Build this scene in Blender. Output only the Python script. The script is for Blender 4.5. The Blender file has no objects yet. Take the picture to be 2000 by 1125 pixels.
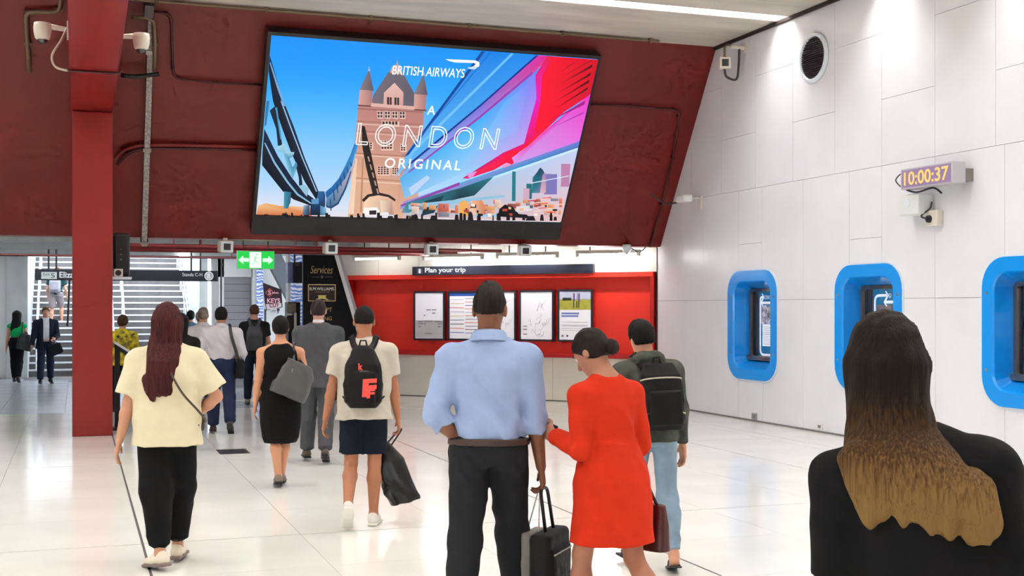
import bpy, bmesh, math, random
import numpy as np
from mathutils import Vector, Matrix
random.seed(7)
C = bpy.context.scene.collection
SC = bpy.context.scene
# ------------------------------------------------------------------ camera, world, exposure
# hall frame: +Y runs along the white right wall, +X points at that wall, camera stands at the origin
TH = math.radians(19.5); CZ = 1.68; FPX = 2400.0
cam_d = bpy.data.cameras.new('camera'); cam = bpy.data.objects.new('camera', cam_d); C.objects.link(cam)
cam.location = (0, 0, CZ); cam.rotation_euler = (math.pi/2, 0, -TH)
cam_d.sensor_width = 36.0; cam_d.lens = 36.0*FPX/2000.0; cam_d.shift_y = 37.5/2000.0
cam_d.clip_end = 300
SC.camera = cam
SC.cycles.max_bounces = 6; SC.cycles.diffuse_bounces = 3; SC.cycles.glossy_bounces = 3; SC.cycles.transmission_bounces = 4
SC.cycles.use_adaptive_sampling = True; SC.cycles.adaptive_threshold = .11; SC.cycles.adaptive_min_samples = 12
SC.cycles.caustics_reflective = False; SC.cycles.caustics_refractive = False
SC.view_settings.view_transform = 'Standard'; SC.view_settings.look = 'None'
SC.view_settings.exposure = 0.0; SC.view_settings.gamma = 1.0; SC.view_settings.use_curve_mapping = False
W = bpy.data.worlds.new('daylight'); SC.world = W; W.use_nodes = True
bg = W.node_tree.nodes['Background']; bg.inputs[0].default_value = (0.80, 0.89, 1.0, 1); bg.inputs[1].default_value = 8.0
STRIP_L = 28.5          # radiance of the recessed ceiling strips
TUBE_L = 70.0           # fluorescent tubes under the soffit
# ------------------------------------------------------------------ measuring helpers
FW = Vector((math.sin(TH), math.cos(TH), 0)); RT = Vector((math.cos(TH), -math.sin(TH), 0)); UP = Vector((0, 0, 1))
O = Vector((0, 0, CZ))
def ray(px, py): return RT*((px-1000)/FPX) + FW - UP*((py-600)/FPX)
def at(px, py, depth): return O + ray(px, py)*depth
def hit(px, py, p0, n):
    d = ray(px, py); n = Vector(n); t = (Vector(p0)-O).dot(n)/d.dot(n); return O + d*t
def ground(px, py, z=0.0):
    d = ray(px, py); return O + d*((z-CZ)/d.z)
def V(*a): return Vector(a)
# ------------------------------------------------------------------ materials
def lin(c):
    return tuple((v/12.92 if v <= .04045 else ((v+.055)/1.055)**2.4) for v in c)
def rgb(r, g, b): return lin((r/255, g/255, b/255))
MATS = {}
def mat(name, col, rough=.5, metal=0.0, spec=.5, emit=0.0, var=0.0, vscale=3.0, bump=0.0, bscale=40.0, coat=0.0, col2=None, stretch=None, alpha=1.0, trans=0.0, detail=4.0):
    if name in MATS: return MATS[name]
    m = bpy.data.materials.new(name); m.use_nodes = True; nt = m.node_tree; N = nt.nodes; L = nt.links
    b = N['Principled BSDF']
    b.inputs['Base Color'].default_value = (*col, 1); b.inputs['Roughness'].default_value = rough
    b.inputs['Metallic'].default_value = metal; b.inputs['Specular IOR Level'].default_value = spec
    b.inputs['Coat Weight'].default_value = coat
    if trans: b.inputs['Transmission Weight'].default_value = trans
    if emit:
        b.inputs['Emission Color'].default_value = (*col, 1); b.inputs['Emission Strength'].default_value = emit
    if var or bump:
        tc = N.new('ShaderNodeTexCoord'); mp = N.new('ShaderNodeMapping'); L.new(tc.outputs['Object'], mp.inputs[0])
        if stretch: mp.inputs['Scale'].default_value = stretch
    if var:
        nz = N.new('ShaderNodeTexNoise'); nz.inputs['Scale'].default_value = vscale; nz.inputs['Detail'].default_value = detail
        L.new(mp.outputs[0], nz.inputs['Vector'])
        rp = N.new('ShaderNodeValToRGB'); rp.color_ramp.elements[0].position = .3; rp.color_ramp.elements[1].position = .7
        c2 = col2 if col2 else tuple(max(0, v*(1-var)) for v in col)
        rp.color_ramp.elements[0].color = (*c2, 1); rp.color_ramp.elements[1].color = (*[min(1, v*(1+(0 if col2 else var*.4))) for v in col], 1)
        L.new(nz.outputs['Fac'], rp.inputs[0]); L.new(rp.outputs[0], b.inputs['Base Color'])
        if emit: L.new(rp.outputs[0], b.inputs['Emission Color'])
    if bump:
        n2 = N.new('ShaderNodeTexNoise'); n2.inputs['Scale'].default_value = bscale; n2.inputs['Detail'].default_value = 3
        L.new(mp.outputs[0], n2.inputs['Vector'])
        bp = N.new('ShaderNodeBump'); bp.inputs['Strength'].default_value = bump; bp.inputs['Distance'].default_value = .01
        L.new(n2.outputs['Fac'], bp.inputs['Height']); L.new(bp.outputs[0], b.inputs['Normal'])
    MATS[name] = m; return m
def glow(name, col, s):
    if name in MATS: return MATS[name]
    m = bpy.data.materials.new(name); m.use_nodes = True; nt = m.node_tree
    b = nt.nodes['Principled BSDF']; b.inputs['Base Color'].default_value = (.02, .02, .02, 1); b.inputs['Roughness'].default_value = .35
    b.inputs['Emission Color'].default_value = (*col, 1); b.inputs['Emission Strength'].default_value = s
    MATS[name] = m; return m
# ------------------------------------------------------------------ mesh builder
class MB:
    def __init__(s): s.v = []; s.f = []; s.c = []; s.mi = []; s.cur = 0
    def add(s, vs, fs):
        b = len(s.v); s.v += [tuple(p) for p in vs]; s.f += [tuple(i+b for i in f) for f in fs]; s.mi += [s.cur]*len(fs); return s
    def box(s, lo, hi):
        x0, y0, z0 = lo; x1, y1, z1 = hi
        return s.add([(x0,y0,z0),(x1,y0,z0),(x1,y1,z0),(x0,y1,z0),(x0,y0,z1),(x1,y0,z1),(x1,y1,z1),(x0,y1,z1)],
                     [(0,3,2,1),(4,5,6,7),(0,1,5,4),(1,2,6,5),(2,3,7,6),(3,0,4,7)])
    def obox(s, c, ax, h):        # oriented box: centre, three axes, half sizes
        c = Vector(c); a = [Vector(ax[i])*h[i] for i in range(3)]; P = []
        for k in (-1, 1):
            for (i, j) in ((-1,-1),(1,-1),(1,1),(-1,1)): P.append(c+a[0]*i+a[1]*j+a[2]*k)
        return s.add(P, [(0,3,2,1),(4,5,6,7),(0,1,5,4),(1,2,6,5),(2,3,7,6),(3,0,4,7)])
    def prism(s, poly, d):        # polygon of 3D points extruded by vector d
        d = Vector(d); n = len(poly); P = [Vector(p) for p in poly]
        vs = P + [p+d for p in P]
        return s.add(vs, [tuple(range(n))[::-1], tuple(range(n, 2*n))] + [(i, (i+1) % n, n+(i+1) % n, n+i) for i in range(n)])
    def tube(s, path, r, n=8, caps=True):
        P = [Vector(p) for p in path]; m = len(P); rs = r if isinstance(r, (list, tuple)) else [r]*m
        up = None; vs = []
        for i in range(m):
            t = (P[min(i+1, m-1)]-P[max(i-1, 0)]).normalized()
            if up is None: up = Vector((0,0,1)) if abs(t.z) < .9 else Vector((1,0,0))
            a = t.cross(up).normalized(); b = a.cross(t).normalized(); up = b
            for k in range(n):
                q = 2*math.pi*k/n; vs.append(P[i]+(a*math.cos(q)+b*math.sin(q))*rs[i])
        fs = [(i*n+k, i*n+(k+1) % n, (i+1)*n+(k+1) % n, (i+1)*n+k) for i in range(m-1) for k in range(n)]
        if caps: fs += [tuple(range(n))[::-1], tuple(range((m-1)*n, m*n))]
        return s.add(vs, fs)
    def ribbon(s, path, nrm, w, t):   # strap: path points, normals, width and thickness
        P = [Vector(p) for p in path]; m = len(P); vs = []
        for i in range(m):
            tg = (P[min(i+1, m-1)]-P[max(i-1, 0)]).normalized()
            n = Vector(nrm[i] if isinstance(nrm, list) else nrm); n = (n-tg*n.dot(tg)).normalized(); b = tg.cross(n)
            for (u, q) in ((-1,-1),(1,-1),(1,1),(-1,1)): vs.append(P[i]+b*(u*w/2)+n*(q*t/2))
        fs = [(i*4+k, i*4+(k+1) % 4, (i+1)*4+(k+1) % 4, (i+1)*4+k) for i in range(m-1) for k in range(4)]
        fs += [(3,2,1,0), tuple(range((m-1)*4, m*4))]
        return s.add(vs, fs)
    def lathe(s, prof, o, axis=(0,0,1), n=24):
        o = Vector(o); ax = Vector(axis).normalized(); a = ax.orthogonal().normalized(); b = ax.cross(a); vs = []
        for (r, h) in prof:
            for k in range(n):
                q = 2*math.pi*k/n; vs.append(o+ax*h+(a*math.cos(q)+b*math.sin(q))*r)
        m = len(prof)
        fs = [(i*n+k, i*n+(k+1) % n, (i+1)*n+(k+1) % n, (i+1)*n+k) for i in range(m-1) for k in range(n)]
        fs += [tuple(range(n))[::-1], tuple(range((m-1)*n, m*n))]
        return s.add(vs, fs)
    def mesh(s, name, mats, smooth=False):
        me = bpy.data.meshes.new(name); me.from_pydata(s.v, [], s.f)
        for m in (mats if isinstance(mats, (list, tuple)) else [mats]): me.materials.append(m)
        if max(s.mi or [0]): me.polygons.foreach_set('material_index', s.mi)
        if smooth:
            me.polygons.foreach_set('use_smooth', [True]*len(me.polygons))
        me.update(); return me
    def build(s, name, mats, parent=None, smooth=False, bevel=0.0):
        o = bpy.data.objects.new(name, s.mesh(name, mats, smooth)); C.objects.link(o)
        if parent is not None: attach(o, parent)
        if bevel:
            md = o.modifiers.new('bevel', 'BEVEL'); md.width = bevel; md.segments = 2; md.limit_method = 'ANGLE'
        return o
def attach(o, parent):
    o.parent = parent
    if parent.get('_base'): o.matrix_parent_inverse = Matrix.Translation(-Vector(parent.location))
def tag(o, label, cat, group=None):
    o['label'] = label; o['category'] = cat
    if group: o['group'] = group
    return o
def struct(o): o['kind'] = 'structure'; return o
def thing(name, label, cat, loc=(0,0,0), group=None, base=True):
    o = bpy.data.objects.new(name, None); C.objects.link(o); o.location = loc; o.empty_display_size = .1
    if base: o['_base'] = 1
    return tag(o, label, cat, group)
def lerp(a, b, t): return a+(b-a)*t
def spline(pts, n=6):           # Catmull-Rom through points
    P = [Vector(p) for p in pts]; out = []
    for i in range(len(P)-1):
        p0 = P[max(i-1,0)]; p1 = P[i]; p2 = P[i+1]; p3 = P[min(i+2, len(P)-1)]
        for k in range(n):
            t = k/n; out.append(.5*((2*p1)+(p2-p0)*t+(2*p0-5*p1+4*p2-p3)*t*t+(3*p1-p0-3*p2+p3)*t**3))
    out.append(P[-1]); return out
def fillet(pts, r, n=5):
    P = [Vector(p) for p in pts]; out = [P[0]]
    for i in range(1, len(P)-1):
        a = (P[i-1]-P[i]); b = (P[i+1]-P[i]); ra = min(r, a.length*.45); rb = min(r, b.length*.45)
        s = P[i]+a.normalized()*ra; e = P[i]+b.normalized()*rb
        for k in range(n+1):
            t = k/n; out.append(s*(1-t)**2+P[i]*2*t*(1-t)+e*t*t)
    out.append(P[-1]); return out
# text as mesh fitted into a rectangle of a plane (origin, u, v, n)
def text_geo(body, outline=0.0, space=1.0, shear=0.0, res=3, bold=0.0):
    cu = bpy.data.curves.new('t', 'FONT'); cu.body = body; cu.space_character = space; cu.resolution_u = res; cu.shear = shear
    if outline:
        cu.fill_mode = 'NONE'; cu.bevel_depth = outline; cu.bevel_resolution = 0
    elif bold: cu.offset = bold
    ob = bpy.data.objects.new('t', cu); C.objects.link(ob)
    dg = bpy.context.evaluated_depsgraph_get(); me = bpy.data.meshes.new_from_object(ob.evaluated_get(dg))
    vs = [tuple(v.co) for v in me.vertices]; fs = [tuple(p.vertices) for p in me.polygons]
    bpy.data.objects.remove(ob); bpy.data.curves.remove(cu); bpy.data.meshes.remove(me)
    return vs, fs
def put_text(name, body, org, u, v, n, w, h, m, parent, depth=.002, **k):
    vs, fs = text_geo(body, **k); a = np.array(vs); lo = a.min(0); hi = a.max(0)
    org = Vector(org); u = Vector(u); v = Vector(v); n = Vector(n)
    sx = w/max(hi[0]-lo[0], 1e-6); sy = h/max(hi[1]-lo[1], 1e-6); sz = depth/max(hi[2]-lo[2], 1e-6) if k.get('outline') else 0
    P = [org+u*((p[0]-lo[0])*sx)+v*((p[1]-lo[1])*sy)+n*((p[2]-lo[2])*sz+(0 if k.get('outline') else depth)) for p in vs]
    b = MB(); b.add(P, fs); return b.build(name, m, parent)
# ================================================================== THE SETTING
XW = 9.39; CEIL = 5.73; YC = 19.07           # right wall plane, main ceiling, corner with the 45 degree wall
FB = (18.92, 2.71); FT = (16.96, 5.73)       # fascia foot and head (Y, Z)
SOF = 2.95                                   # low soffit behind the fascia
M_tile = mat('terrazzo_cream', rgb(238,237,230), rough=.13, spec=.55, var=.07, vscale=1.3, bump=.015, bscale=3)
M_joint = mat('joint_grey', rgb(84,80,80), rough=.8)
M_pave = mat('paving_grey', rgb(172,176,184), rough=.22, spec=.5, var=.18, vscale=1.1, bump=.03, bscale=8)
M_glare = mat('floor_glare_white', rgb(240,238,230), rough=.12, spec=.55, var=.04, vscale=2)
M_panel = mat('wall_panel_white', rgb(232,233,238), rough=.32, spec=.4, var=.05, vscale=1.2, bump=.02, bscale=6)
M_panel2 = mat('wall_panel_cream', rgb(236,232,220), rough=.35, spec=.4, var=.05, vscale=1.5)
M_seam = mat('seam_grey', rgb(128,124,122), rough=.9)
M_red = mat('fascia_red', rgb(120,27,21), rough=.4, spec=.45, var=.16, vscale=.9, bump=.03, bscale=5)
M_redcol = mat('column_red', rgb(138,18,14), rough=.34, spec=.5, var=.1, vscale=1.4, bump=.02, bscale=6)
M_conc = mat('concrete', rgb(212,204,192), rough=.75, var=.2, vscale=2.2, bump=.12, bscale=9, stretch=(.35,1.6,1))
M_conc2 = mat('concrete_pale', rgb(186,190,188), rough=.8, var=.2, vscale=2.5, bump=.1, bscale=9)
M_white = mat('paint_white', rgb(228,228,226), rough=.5, var=.04, vscale=2)
M_black = mat('black_matt', rgb(22,22,24), rough=.45)
M_lamp = glow('lamp_white', (1.0, .985, .97), STRIP_L)
# ---- floor: joint bed with slabs, a darker joint every fourth slab
fl = struct(MB().box((-10.2, -8.2, -.2), (9.7, 34, -.004)).build('floor', M_joint))
DX, DY = 1.12, 1.17; X0, Y0 = .44, 9.09
cache = {}
def slab(cx, cy, w, h, m, name='floor_slab'):
    key = (round(w,3), round(h,3), m.name)
    if key not in cache:
        cache[key] = MB().box((-w/2,-h/2,-.03), (w/2,h/2,0)).mesh(name, m)
    o = bpy.data.objects.new(name, cache[key]); C.objects.link(o); o.location = (cx, cy, 0); o.parent = fl; return o
for i in range(-8, 8):
    for j in range(-7, 10):
        gl, gr = (.009 if i % 3 == 0 else .0018), (.009 if (i+1) % 3 == 0 else .0016)
        gb, gt = (.007 if j % 4 == 0 else .0016), (.007 if (j+1) % 4 == 0 else .0016)
        xa, xb = X0+i*DX+gl, X0+(i+1)*DX-gr; ya, yb = Y0+j*DY+gb, Y0+(j+1)*DY-gt
        if i == 7: xb = 8.53
        if xb-xa < .1: continue
        slab((xa+xb)/2, (ya+yb)/2, xb-xa, yb-ya, M_tile)
for j in range(-7, 10):
    ya, yb = Y0+j*DY+.0016, Y0+(j+1)*DY-.0016
    slab((8.54+9.39)/2, (ya+yb)/2, 9.385-8.545, yb-ya, M_tile)
MB().box((-10.2,-8.2,-.03), (9.39, Y0-7*DY-.003, 0)).build('floor_slab', M_tile, fl)
yend = Y0+10*DY
for i in range(-7, 13):
    for j in range(10):
        xa = -9.0+i*.98+6.86; ya = yend+j*1.04
        if xa+ya > 28.2 or xa > 6: continue
        slab(xa+.49, ya+.52, .974, 1.034, M_pave, 'paving_slab')
# pale slabs painting the lamplit floor glare along the 45 degree wall
D45 = Vector((-.70711, .70711, 0)); N45 = Vector((-.70711, -.70711, 0)); K45 = Vector((XW, YC, 0))
def w45(s, d=0.0, z=0.0): return K45 + D45*s + N45*d + UP*z
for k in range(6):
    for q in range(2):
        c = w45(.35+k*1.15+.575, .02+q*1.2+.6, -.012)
        MB().obox(c, (D45, N45, UP), (.571, .597, .018)).build('glare_slab', M_glare, fl)
# ---- main ceiling with recessed slots
ce = struct(MB().box((-10.2, -8.2, CEIL+.36), (9.7, 17.3, CEIL+.6)).build('ceiling', M_conc))
slots = [15.0-2.4*k for k in range(9)]
edges = [-8.2] + [e for y in sorted(slots) for e in (y-.15, y+.15)] + [16.98]
for k in range(0, len(edges), 2):
    MB().box((-10.2, edges[k], CEIL), (9.6, edges[k+1], CEIL+.36)).build('ceiling_panel', M_conc, ce)
for y in slots:
    t = thing('strip_light', 'long recessed white light strip in the concrete ceiling nearest the red fascia' if y == 15.0 else 'recessed white ceiling light strip, %s from the red fascia' % ('second','third','fourth','fifth','sixth','seventh','eighth','ninth')[slots.index(y)-1], 'light', (0, y, CEIL+.3), 'ceiling light strips')
    MB().box((-10, y-.10, CEIL+.23), (9.36, y+.10, CEIL+.26)).build('diffuser', M_lamp, t)
    MB().box((-10, y-.12, CEIL+.26), (9.37, y+.12, CEIL+.355)).build('housing', M_white, t)
# ---- right wall: backing and panels with three openings
def cut_rects(r, holes):
    out = [r]
    for (a, b, c, d) in holes:
        nxt = []
        for (y0, y1, z0, z1) in out:
            if b <= y0 or a >= y1 or d <= z0 or c >= z1: nxt.append((y0,y1,z0,z1)); continue
            if a > y0: nxt.append((y0, a, z0, z1))
            if b < y1: nxt.append((b, y1, z0, z1))
            ya, yb = max(a, y0), min(b, y1)
            if c > z0: nxt.append((ya, yb, z0, c))
            if d < z1: nxt.append((ya, yb, d, z1))
        out = nxt
    return out
WINS = [15.89, 13.08, 10.30, 7.5]                # centres along the wall
WZ0, WZ1, WHW = .61, 2.22, .69
holes = [(y-WHW+.1, y+WHW-.1, WZ0+.1, WZ1-.1) for y in WINS]
b = MB()
for (y0,y1,z0,z1) in cut_rects((-8.2, 19.4, -.2, CEIL+.6), holes): b.box((XW+.03, y0, z0), (XW+.3, y1, z1))
wr = struct(b.build('wall_right', M_seam))
def wpanel(y0, y1, z0, z1, m=None):
    g = .0024; bb = MB()
    for (a, c, d, e) in cut_rects((y0+g, y1-g, z0+g, z1-g), holes): bb.box((XW, a, d), (XW+.032, c, e))
    if bb.v: bb.build('wall_panel', m or M_panel, wr)
ups = [18.95]+[17.81-1.0*k for k in range(0, 27)]
for k in range(len(ups)-1):
    y1, y0 = ups[k], ups[k+1]; zz = 5.07 if k % 2 == 1 else 4.25
    if k == 0: zz = 4.25
    wpanel(y0, y1, 3.43, zz); wpanel(y0, y1, zz, CEIL+.02)
lows = [19.03, 18.08, 17.40, 16.29, 15.63, 14.56, 13.49, 12.81, 11.81, 10.67, 9.70, 8.6, 7.5, 6.4, 5.3, 4.2, 3.1, 2.0, .9, -.2, -1.3, -2.4, -3.5, -4.6, -5.7, -6.8, -8.1]
for k in range(len(lows)-1):
    y1, y0 = lows[k], lows[k+1]
    if k == 6: wpanel(y0, y1, 1.787, 2.55); wpanel(y0, y1, 2.55, 3.43)
    elif k == 3: wpanel(y0, y1, 1.787, 2.62); wpanel(y0, y1, 2.62, 3.43)
    else: wpanel(y0, y1, 1.787, 3.43)
bots = [19.03, 18.08, 16.30, 15.60, 14.56, 11.80, 10.67, 9.5, 8.3, 7.1, 5.9, 4.7, 3.5, 2.3, 1.1, -.1, -1.3, -2.5, -3.7, -4.9, -6.1, -8.1]
for k in range(len(bots)-1): wpanel(bots[k+1], bots[k], .02, 1.787)
tr = struct(MB().box((XW-.012, -8.1, 0), (XW+.01, 19.04, .018)).build('trim_1', M_seam))
tr = struct(MB().box((XW-.05, -8.1, CEIL-.045), (XW+.0, 17.0, CEIL)).build('trim_2', mat('trim_dark', rgb(48,32,30), rough=.6)))
# unseen sides that close the hall
struct(MB().box((-10.4,-8.4,-.2), (-10.2,34,CEIL+.6)).build('wall_left', M_white))
# unseen wall behind the camera, with an opening added to admit fill daylight
struct(MB().box((-10.4,-8.6,2.3), (9.7,-8.2,CEIL+.6)).box((-5.5,-8.6,-.2), (9.7,-8.2,2.3)).build('wall_behind', M_white))
# ---- sloped red fascia
fa = struct(MB().prism([(-10.2,FB[0],FB[1]),(-10.2,FT[0],CEIL+.02),(-10.2,FT[0]+.4,CEIL+.02),(-10.2,FB[0]+.38,FB[1])], (10.2+XW-.005,0,0)).build('wall_fascia', M_red))
def fpt(px, py, off=0.0):        # point of the fascia plane, off metres in front of it
    d = Vector((0, FT[0]-FB[0], FT[1]-FB[1])).normalized(); n = Vector((0, -d.z, d.y))
    return hit(px, py, Vector((0, FB[0], FB[1]))+n*off, n)
FV = Vector((0, FT[0]-FB[0], FT[1]-FB[1])).normalized(); FU = Vector((1,0,0)); FN = FU.cross(FV)
# ---- red column with the beam that runs out over the hall
cl = struct(MB().box((-.058, 16.9, 0), (.442, 17.45, 4.23)).build('column', M_redcol, bevel=.012))
tag(cl, 'dark red steel column standing on the pale floor', 'column')
bmq = MB().prism([(-.075,17.6,4.235),(-.075,-8.1,4.235),(.30,-8.1,4.235),(.448,17.6,4.235)], (0,0,1.0))
bq = struct(bmq.build('beam', M_redcol, bevel=.02)); tag(bq, 'dark red beam running overhead from the column head', 'beam')
MB().box((-.05, 0.0, 5.2), (.28, 17.2, CEIL+.01)).build('hanger_web', M_redcol, bq)
# ---- low ceiling, end walls and the far side
so = struct(MB().box((-10.2, 18.98, SOF), (9.4, 31.6, SOF+.25)).build('ceiling_low', M_conc2))
for k, y in enumerate((20.4, 23.4, 26.4, 29.2)):  # hidden battens added to brighten the far end under the soffit
    t = thing('batten_light', ('added fluorescent fill batten tucked behind the fascia foot', 'added fluorescent fill batten behind the second soffit rib', 'added fluorescent fill batten behind the third soffit rib', 'added fluorescent fill batten above the direction sign')[k], 'light', (-3, y, SOF-.06), 'added soffit fill battens')
    MB().box((-8, y-.04, SOF-.045), (3.4, y+.04, SOF)).build('housing', M_white, t); MB().box((-8, y-.025, SOF-.06), (3.4, y+.025, SOF-.045)).build('tube', glow('soffit_fill_tube', (.93,.95,1.0), 24.0), t)
for y in (20.15, 23.15, 26.15, 28.95):  # ribs added to keep the fill tubes out of the camera's sight
    MB().box((-10.2, y, SOF-.11), (6.0 if y < 24 else 4.2, y+.14, SOF+.02)).build('soffit_rib', M_conc2, so)
MB().box((-10.2, 31.3, SOF-.03), (6, 31.6, SOF+.1)).build('soffit_rib', mat('beam_lilac', rgb(150,140,170), rough=.5), so)
struct(MB().box((-10.2, 31.4, 0), (-1.56, 31.7, SOF)).build('wall_end_1', M_white))
struct(MB().box((-1.56, 31.25, 0), (-1.1, 31.75, SOF)).build('pillar_1', M_conc2))
# 45 degree wall with the red information recess
L45 = 6.75
RZ0, RZ1 = .785, 2.29
bk = MB(); th = Vector(N45)*-1
def slab45(mb, s0, s1, z0, z1, d0, d1):
    mb.obox(w45((s0+s1)/2, (d0+d1)/2, (z0+z1)/2), (D45, N45, UP), ((s1-s0)/2, (d1-d0)/2, (z1-z0)/2)); return mb
slab45(bk, .05, L45, 0, SOF+.1, -.5, -.25); slab45(bk, .03, L45, RZ1+.02, SOF+.1, -.3, -.03); slab45(bk, .03, L45, -.1, RZ0-.02, -.3, -.03)
wb = struct(bk.build('wall_back', M_seam))
seams = [0.0, 1.16, 2.02, 2.91, 3.80, 4.69, 5.58, L45]
for k in range(len(seams)-1):
    slab45(MB(), seams[k]+.003, seams[k+1]-.003, RZ1+.003, SOF+.02, -.03, 0).build('wall_panel', M_panel2, wb)
for (s0, s1) in ((0,.9),(.9,1.95),(1.95,4.05),(4.05,5.5),(5.5,L45)):
    slab45(MB(), s0+.003, s1-.003, .02, RZ0-.003, -.03, 0).build('wall_panel', M_panel2, wb)
M_rr = mat('recess_red', rgb(242,56,40), rough=.42, spec=.4, var=.05, vscale=2)
M_rr2 = mat('recess_trim_red', rgb(190,20,22), rough=.35)
rc = thing('information_recess', 'bright red recessed niche in the angled wall holding framed travel posters', 'wall niche', w45(3, 0, RZ0))
rl, rr_ = .05, 6.3
slab45(MB(), rl, rr_, RZ0, RZ1, -.24, -.20).build('back_panel', M_rr, rc)
slab45(MB(), rl, rr_, RZ1-.085, RZ1, -.22, .06).build('head_board', M_rr, rc, bevel=.006)
slab45(MB(), rl, rr_, RZ0, RZ0+.07, -.22, .09).build('sill', M_rr2, rc, bevel=.006)
slab45(MB(), rl-.01, rl+.06, RZ0, RZ1, -.22, .04).build('side_board', M_rr2, rc, bevel=.005)
slab45(MB(), rr_-.06, rr_+.01, RZ0, RZ1, -.22, .04).build('side_board', M_rr2, rc, bevel=.005)
# ================================================================== WINDOWS OF THE WALL
M_blue = mat('window_blue', rgb(0,150,242), rough=.2, spec=.55, coat=.3)
M_steel = mat('steel', rgb(150,140,132), rough=.28, metal=.9, var=.25, vscale=6, stretch=(1,1,.15))
M_glass = mat('glass', (1,1,1), rough=.02, trans=1.0, spec=.5)
nt = M_glass.node_tree; N = nt.nodes; N.remove(N['Principled BSDF']); mx = N.new('ShaderNodeMixShader'); tp = N.new('ShaderNodeBsdfTransparent'); gl_ = N.new('ShaderNodeBsdfGlossy'); gl_.inputs['Roughness'].default_value = .03
mx.inputs[0].default_value = .05; nt.links.new(tp.outputs[0], mx.inputs[1]); nt.links.new(gl_.outputs[0], mx.inputs[2]); nt.links.new(mx.outputs[0], N['Material Output'].inputs[0])
M_rim = mat('rim_white', rgb(222,232,240), rough=.3)
M_int = mat('kiosk_interior', rgb(70,62,58), rough=.5, var=.5, vscale=5, stretch=(1,1,.3), metal=.3)
def rrect(hw, hh, r, n=7):
    P = []
    for (sx, sy, a0) in ((1,1,0),(-1,1,90),(-1,-1,180),(1,-1,270)):
        for k in range(n+1):
            a = math.radians(a0+90*k/n); P.append((sx*(hw-r)+r*math.cos(a), sy*(hh-r)+r*math.sin(a)))
    return P
WC = (WZ0+WZ1)/2; WHH = (WZ1-WZ0)/2
def ring(mb, A, xa, B, xb, yc, zc, flip=False):
    n = len(A); vs = [(xa, yc+p[0], zc+p[1]) for p in A]+[(xb, yc+p[0], zc+p[1]) for p in B]
    fs = [(i, (i+1) % n, n+(i+1) % n, n+i) for i in range(n)]
    mb.add(vs, [f[::-1] for f in fs] if flip else fs)
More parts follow.
